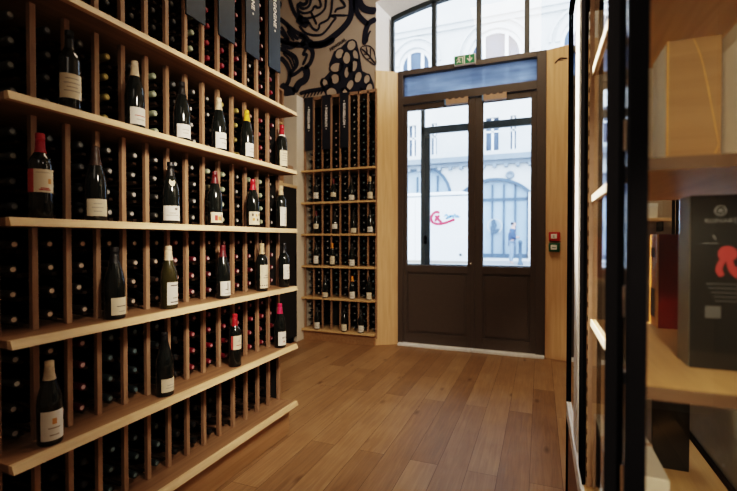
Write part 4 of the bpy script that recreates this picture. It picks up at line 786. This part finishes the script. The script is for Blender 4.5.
B(-0.001, 0.123, -0.001, 0.101, 0.27, 0.302).build('lid', M['black_card'], g, bevel=0.003)
g = gift_box('gift_box', (0.175, 1.27, ZB), 0.13, 0.40, 0.27, [M['cream'], M['cream']], 'pale low carton behind the black door stile in the cabinet', 0.004)
B(-0.001, 0.131, 0.19, 0.21, 0.0, 0.2712).build('tape', M['tan_plastic'], g)
# shelf on the front wall beyond the cabinet
ws = tag(empty('wall_shelf', (1.0, 5.42, 1.60)), 'small oak wall shelf on the front wall beyond the cabinet', 'shelf')
B(-0.20, 0.24, -0.25, 0, 0, 0.035).build('board', M['portal'], ws, bevel=0.003)
for x in (-0.12, 0.16): B(x-0.01, x+0.01, -0.20, 0, -0.10, 0.0).build('bracket', M['black'], ws)
o = tag(empty('carton', (1.03, 5.3, 1.635)), 'white carton on the small oak wall shelf', 'box')
B(-0.09, 0.09, -0.07, 0.08, 0, 0.15).build('body', M['card_white'], o, bevel=0.003)
B(-0.092, 0.092, -0.072, 0.082, 0.115, 0.153).build('lid', M['white'], o, bevel=0.003)

# ------------------------------------------------------------------ outer steel door, street, van, building opposite
od = tag(empty('outer_door', (-0.9, 6.33, 0)), 'grey steel glazed outer door seen through the entrance doors', 'door')
def ob(o): o.parent = od; o.matrix_parent_inverse = Matrix.Translation((0.9, -6.33, 0)); return o
ob(B(-1.655, -1.60, 6.30, 6.36, 0.04, 3.9).build('jamb', M['steel'], bevel=0.003))
ob(B(-1.655, 0.35, 6.30, 6.36, 2.975, 3.075).build('transom_bar', M['steel'], bevel=0.003))
m = MB(); m.box(-1.598, -1.52, 6.305, 6.355, 0.05, 2.97); m.box(0.2, 0.3, 6.305, 6.355, 0.05, 2.97); m.box(-1.52, 0.2, 6.305, 6.355, 0.05, 1.05)
lf = ob(m.build('door_leaf', M['steel'], bevel=0.003))
B(-1.52, 0.2, 6.328, 6.332, 1.05, 2.97).build('pane', M['pane'], lf)
B(-1.60, -1.56, 6.27, 6.305, 1.35, 1.47).build('lock', M['black'], lf, bevel=0.003)
ob(B(-2.3, -1.655, 6.30, 6.36, 0.04, 1.05).build('side_panel', M['steel']))
struct(B(-3.2, 1.7, 5.9, 6.5, -0.1, 0.04).build('floor_1', M['stone']), 'stone doorstep')

st = MB(); st.prism([(6.5, 0.02), (20.5, 0.44), (20.5, -0.3), (6.5, -0.3)], 'X', -30, 25)
struct(st.build('street', M['asphalt']), 'sloping street in front of the shop')

FY = 20.5
bd = tag(empty('building', (-2, FY, 0.4)), 'pale stone building with arched windows across the street', 'building')
def bb(o): o.parent = bd; o.matrix_parent_inverse = Matrix.Translation((2, -FY, -0.4)); return o
def arc_hole(cx, hw, z0, zs, rise, n=14):
    """outline of an arched opening"""
    R = (hw*hw+rise*rise)/(2*rise); cz = zs+rise-R; a = math.asin(min(1, hw/R))
    if rise > hw-1e-6: R, cz, a = hw, zs, PI/2
    return [(cx-hw, z0), (cx+hw, z0)]+[(cx+R*math.sin(a-2*a*i/n), cz+R*math.cos(a-2*a*i/n)) for i in range(n+1)]
ups = [(-13.14, 1.0, 9.9), (-9.41, 1.0, 9.9), (-5.68, .8, 9.87), (-1.95, 1.2, 9.75), (1.78, 1.0, 9.9), (5.5, 1.0, 9.9)]
shops = [(-13.14, 1.5, 3.4, 1.5), (-9.41, 1.5, 3.4, 1.5), (-5.5, 1.5, 3.4, 1.5), (-1.95, 1.46, 3.52, .55), (1.78, 1.46, 3.52, .55), (5.5, 1.46, 3.52, .55)]
mez = [(-9.6, -9.1), (-5.98, -5.62), (-4.86, -4.6), (-2.33, -1.76), (-1.26, -1.02), (1.5, 2.1), (5.2, 5.8)]
holes = [arc_hole(c, h, 8.2, zs, h) for c, h, zs in ups]+[arc_hole(c, h, 0.55, zs, r) for c, h, zs, r in shops]+[[(a, 5.45), (b, 5.45), (b, 6.95), (a, 6.95)] for a, b in mez]
w = MB(); w.holed([(-17, 0.3), (9, 0.3), (9, 16), (-17, 16)], holes, 'Y', FY, FY+0.35)
bb(w.build('wall', M['stone']))
m = MB()
m.box(-17, 9, FY-0.28, FY, 11.42, 11.62); m.box(-17, 9, FY-0.15, FY, 11.2, 11.42); m.box(-17, 9, FY-0.5, FY, 14.2, 14.6)
bb(m.build('cornice', M['stone']))
m = MB(); m.box(-17, 9, FY-0.30, FY, 4.98, 5.22); m.box(-17, 9, FY-0.12, FY, 4.80, 4.98)
for i in range(52): m.box(-17+0.5*i, -16.85+0.5*i, FY-0.24, FY, 4.66, 4.80)
bb(m.build('string_course', M['stone_dark']))
def ring(cx, hw, zs, rise, wd, y0, y1, mat, nm):
    a = arc_hole(cx, hw, 0, zs, rise)[2:]; b_ = arc_hole(cx, hw+wd, 0, zs, rise+wd)[2:]
    m = MB(); m.prism(a+b_[::-1], 'Y', y0, y1); return bb(m.build(nm, mat))
for c, h, zs in ups:
    ring(c, h, zs, h, 0.22, FY-0.08, FY, M['stone'], 'arch_moulding'); ring(c, h+0.38, zs, h+0.38, 0.10, FY-0.12, FY, M['stone'], 'arch_moulding')
    m = MB(); m.prism(arc_hole(c, h, 8.2, zs, h), 'Y', FY+0.22, FY+0.24); g = bb(m.build('window', M['win_blue']))
    m = MB(); m.box(c-h*.42-.07, c-h*.42+.07, FY+.15, FY+.22, 8.2, zs+h*.88); m.box(c+h*.42-.07, c+h*.42+.07, FY+.15, FY+.22, 8.2, zs+h*.88);
    a = arc_hole(c, h-0.14, 8.2, zs, h-0.14); b_ = arc_hole(c, h, 8.2, zs, h)
    m.prism(b_[2:]+a[2:][::-1], 'Y', FY+.14, FY+.22); m.box(c-h, c-h+.14, FY+.14, FY+.22, 8.2, zs); m.box(c+h-.14, c+h, FY+.14, FY+.22, 8.2, zs)
    m.build('window_frame', M['white'], g)
for a, b in mez:
    g = bb(B(a, b, FY+0.2, FY+0.22, 5.45, 6.95).build('window', M['win_blue']))
    m = MB(); m.box((a+b)/2-.05, (a+b)/2+.05, FY+.15, FY+.2, 5.45, 6.95); m.box(a, b, FY+.15, FY+.2, 6.3, 6.38); m.build('window_frame', M['white'], g)
for j, (c, h, zs, r) in enumerate(shops):
    ring(c, h, zs, r, 0.13, FY-0.06, FY+0.1, M['shop_frame'], 'shop_arch')
    m = MB(); m.prism(arc_hole(c, h, 0.55, zs, r), 'Y', FY+0.22, FY+0.24); g = bb(m.build('shop_window', M['shop_blue']))
    m = MB()
    for x in (c-h*.66, c-0.10, c+0.41, c+0.90): m.box(x-.035, x+.035, FY+.14, FY+.22, 0.55, zs+r*.7)
    m.box(c-h, c+h, FY+.13, FY+.22, 3.17, 3.29); m.box(c-h, c+h, FY+.13, FY+.22, 0.55, 0.75); m.box(c+h-.07, c+h, FY+.13, FY+.22, .55, zs); m.box(c-h, c-h+.07, FY+.13, FY+.22, .55, zs)
    m.build('shop_window_frame', M['shop_frame'], g)
    if abs(c+1.95) < .01:
        m = MB(); m.lathe([(0.30, FY+0.125), (0.34, FY+0.125)], 28, (-1.93, 0, 2.02), 'Y'); m.build('round_emblem', M['stone'], g)
        m = MB(); m.prism([(-2.10, 1.62), (-1.80, 1.70), (-1.70, 1.86), (-1.78, 1.90), (-1.90, 1.84), (-1.84, 2.06), (-1.93, 2.32), (-2.02, 2.34), (-2.05, 2.22), (-2.03, 2.12), (-2.12, 1.95)], 'Y', FY+0.115, FY+0.122); m.build('emblem_figure', M['shop_frame'], g)
md = MB(); md.lathe([(0.0, FY-0.05), (0.10, FY-0.06), (0.12, FY-0.1), (0.17, FY-0.1), (0.19, FY)], 20, (-1.27, 0, 4.30), 'Y'); bb(md.build('medallion', M['stone_dark'], None, True))

# van
vn = tag(empty('delivery_van', (-4.1, 12.4, 0.15)), 'white delivery van with red and blue logo parked in the street', 'van')
side = [(-2.6, 0.42), (2.45, 0.36), (2.50, 0.9), (2.47, 2.30), (2.40, 2.46), (2.22, 2.52), (-0.9, 2.52), (-1.35, 2.38), (-1.95, 1.45), (-2.5, 1.18), (-2.62, 0.9)]
m = MB(); m.prism(side, 'Y', -0.98, 0.98); bo = m.build('body', M['van'], vn, bevel=0.06)
m = MB(); m.prism([(-1.30, 2.10), (-0.75, 2.10), (-0.75, 1.40), (-1.75, 1.40)], 'Y', -0.99, -0.975); m.build('cab_window', M['win_blue'], vn)
m = MB(); m.box(-0.6, 2.44, -0.995, -0.96, 2.405, 2.425); m.build('roof_gutter', M['steel'], vn)
m = MB(); m.box(-0.55, -0.545, -0.986, -0.97, .5, 2.36); m.box(0.95, 0.955, -0.986, -0.97, .5, 2.36); m.box(-2.5, 2.45, -0.99, -0.97, 0.62, 0.70); m.build('side_trim', M['ink_grey'], vn)
m = MB(); m.lathe([(0, -.03), (.035, -.03), (.035, 0)], 12, (2.17, -0.98, 0.86), 'Y'); m.build('side_marker', M['steel'], vn)
for x in (-1.6, 1.45):
    for y in (-0.86, 0.86):
        wm = MB().lathe([(0.0, -.10), (.20, -.11), (.32, -.10), (.34, -.05), (.34, .05), (.32, .10), (.20, .11), (0, .10)], 24, (x, y, 0.34), 'Y').build('wheel', M['rubber'], vn, True)
        MB().lathe([(0.0, -.115), (.18, -.115), (.19, -.105)], 20, (x, y, 0.34), 'Y').build('hub_cap', M['alu'], wm)
m = MB()
m.ribbon([(1.62, 1.97), (1.52, 1.99), (1.43, 1.92), (1.39, 1.82), (1.43, 1.72), (1.56, 1.67), (1.72, 1.685), (1.92, 1.75), (2.02, 1.79)], 0.07, y=-0.988)
m.ribbon([(1.50, 1.74), (1.54, 1.82), (1.62, 1.9)], 0.07, y=-0.989); m.ribbon([(1.5, 1.9), (1.58, 1.80), (1.68, 1.70)], 0.07, y=-0.990)
m.build('logo_swoosh', M['logo_red'], vn)
m = MB()
m.ribbon([(1.74, 1.86), (1.80, 1.92), (1.84, 1.84), (1.78, 1.82), (1.86, 1.83), (1.90, 1.90), (1.90, 1.83), (1.95, 1.90), (1.98, 1.83), (2.02, 1.93), (2.05, 1.84), (2.10, 1.90), (2.09, 1.84), (2.16, 1.86)], 0.036, y=-0.988)
m.build('logo_script', M['logo_blue'], vn)

# pedestrian across the street
gz = 0.02+0.03*(18.8-6.5)
pe = empty('person', (-1.08, 18.8, gz)); tag(pe, 'person in dark blue jacket standing across street, head bowed over something held', 'person')
def skin(nm, V, E_, R, mat, parent, root=0):
    me = bpy.data.meshes.new(nm); me.from_pydata(V, E_, []); me.materials.append(mat)
    o = bpy.data.objects.new(nm, me); COL.objects.link(o); o.parent = parent
    s = o.modifiers.new('skin', 'SKIN'); s.use_smooth_shade = True
    me.skin_vertices  # layer is made with the modifier
    for i, r in enumerate(R): me.skin_vertices[0].data[i].radius = r if isinstance(r, tuple) else (r, r)
    me.skin_vertices[0].data[root].use_root = True
    u = o.modifiers.new('sub', 'SUBSURF'); u.levels = u.render_levels = 2
    return o
V = [(0, 0, .93), (0.0, 0, 1.12), (0.02, 0, 1.33), (0.03, 0, 1.47), (0.06, 0, 1.545), (0.09, 0, 1.63), (0.085, 0, 1.71),
     (0, -.10, .88), (0.03, -.11, .48), (-.02, -.11, .08), (.09, -.12, .03), (0, .10, .88), (-.02, .11, .48), (-.06, .11, .08), (.05, .12, .03),
     (0.02, -.20, 1.38), (0.02, -.25, 1.12), (.22, -.16, 1.10), (.30, -.12, 1.13), (0.02, .20, 1.38), (0.02, .25, 1.12), (.22, .14, 1.08), (.30, .10, 1.12)]
E_ = [(0, 1), (1, 2), (2, 3), (3, 4), (4, 5), (5, 6), (0, 7), (7, 8), (8, 9), (9, 10), (0, 11), (11, 12), (12, 13), (13, 14), (3, 15), (15, 16), (16, 17), (17, 18), (3, 19), (19, 20), (20, 21), (21, 22)]
R = [.13, .13, .14, .07, .055, .095, .075, .08, .06, .042, .035, .08, .06, .042, .035, .06, .045, .035, .035, .06, .045, .035, .035]
skin('body', V, E_, R, M['skin'], pe)
skin('jacket', [(0, 0, .84), (0.0, 0, 1.12), (0.02, 0, 1.33), (0.03, 0, 1.45), (0.02, -.20, 1.38), (0.02, -.25, 1.12), (.18, -.18, 1.10), (0.02, .20, 1.38), (0.02, .25, 1.12), (.18, .17, 1.08)],
     [(0, 1), (1, 2), (2, 3), (3, 4), (4, 5), (5, 6), (3, 7), (7, 8), (8, 9)], [.17, .16, .17, .09, .085, .065, .05, .085, .065, .05], M['jacket'], pe)
skin('trousers', [(0, 0, .92), (0, -.10, .86), (0.03, -.11, .48), (-.02, -.11, .10), (0, .10, .86), (-.02, .11, .48), (-.06, .11, .10)], [(0, 1), (1, 2), (2, 3), (0, 4), (4, 5), (5, 6)], [.14, .10, .075, .06, .10, .075, .06], M['trousers'], pe)
skin('hair', [(0.06, 0, 1.72), (0.03, 0, 1.66), (0.02, 0, 1.60)], [(0, 1), (1, 2)], [.085, .10, .07], M['hair'], pe)
bl = tag(MB().lathe([(0, 0), (.12, 0), (.10, .06), (.07, .1), (.065, .85), (.085, .87), (.085, .93), (.06, .98), (0, 1.0)], 16).build('bollard', M['shop_frame'], None, True, loc=(-0.74, 18.5, 0.02+0.03*12.0)), 'dark street bollard right of the person across the street', 'bollard')

# ------------------------------------------------------------------ light
wd = bpy.data.worlds.new('world'); SC.world = wd; wd.use_nodes = True
bg = wd.node_tree.nodes['Background']; bg.inputs['Color'].default_value = (0.74, 0.87, 1.0, 1); bg.inputs['Strength'].default_value = 7.5
def lamp(name, kind, loc, target, power, col, size=0.3, size_y=None, spot=None, blend=0.6):
    l = bpy.data.lights.new(name, kind); l.energy = power; l.color = col
    if kind == 'AREA':
        l.size = size
        if size_y: l.shape = 'RECTANGLE'; l.size_y = size_y
    if kind == 'SPOT': l.spot_size = math.radians(spot); l.spot_blend = blend; l.shadow_soft_size = size
    o = bpy.data.objects.new(name, l); COL.objects.link(o); o.location = loc
    d = Vector(target)-Vector(loc); o.rotation_euler = d.to_track_quat('-Z', 'Y').to_euler(); return o
por = lamp('window_portal', 'AREA', (CX, 5.78, 2.3), (CX, 0, 2.3), 1, (1, 1, 1), 2.35, 4.6)
por.data.cycles.is_portal = True
WARM = (1.0, 0.80, 0.58)
lamp('ceiling_lamp', 'AREA', (-0.5, 3.6, 4.9), (-0.5, 3.6, 0), 60, WARM, 1.0, 2.0)
lamp('rear_fill', 'AREA', (0.5, -1.6, 3.9), (-1.7, 2.4, 1.3), 6, (1.0, 0.88, 0.74), 1.2, 1.2)  # area fill added behind the camera for the shelf fronts
lamp('far_rack_spot', 'SPOT', (-1.2, 2.6, 4.7), (-2.6, 5.35, 1.4), 60, WARM, 0.15, spot=55)
lamp('rack_fill', 'SPOT', (0.05, 1.0, 2.45), (-1.7, 2.7, 1.3), 360, (1.0, 0.87, 0.72), 0.2, spot=75, blend=1.0)  # added above the view to light the rack fronts, no fixture there
lamp('cabinet_fill', 'SPOT', (-1.4, 3.4, 3.85), (0.30, 1.30, 1.40), 2600, WARM, 0.05, spot=26)  # unseen lamp added up left, direction follows the shadow on the shelf
lamp('cabinet_fill', 'SPOT', (0.2, -0.5, 1.78), (0.32, 1.15, 1.12), 150, WARM, 0.04, spot=28)  # low fill added for the middle cabinet shelf
lamp('reveal_fill', 'SPOT', (-0.2, 4.5, 4.85), (-1.95, 5.55, 4.25), 110, (0.92, 0.96, 1.0), 0.1, spot=60)  # added to whiten the window reveal beyond its own daylight
lamp('cabinet_fill', 'SPOT', (-0.15, -0.6, 2.3), (0.36, 1.2, 1.5), 80, WARM, 0.05, spot=30)  # front fill added for the boxes on the upper shelf
SC.view_settings.view_transform = 'Filmic'; SC.view_settings.look = 'High Contrast'; SC.view_settings.exposure = 0.0
SC.cycles.use_denoising = True
SC.cycles.max_bounces = 10; SC.cycles.transparent_max_bounces = 16
SC.cycles.sample_clamp_indirect = 8
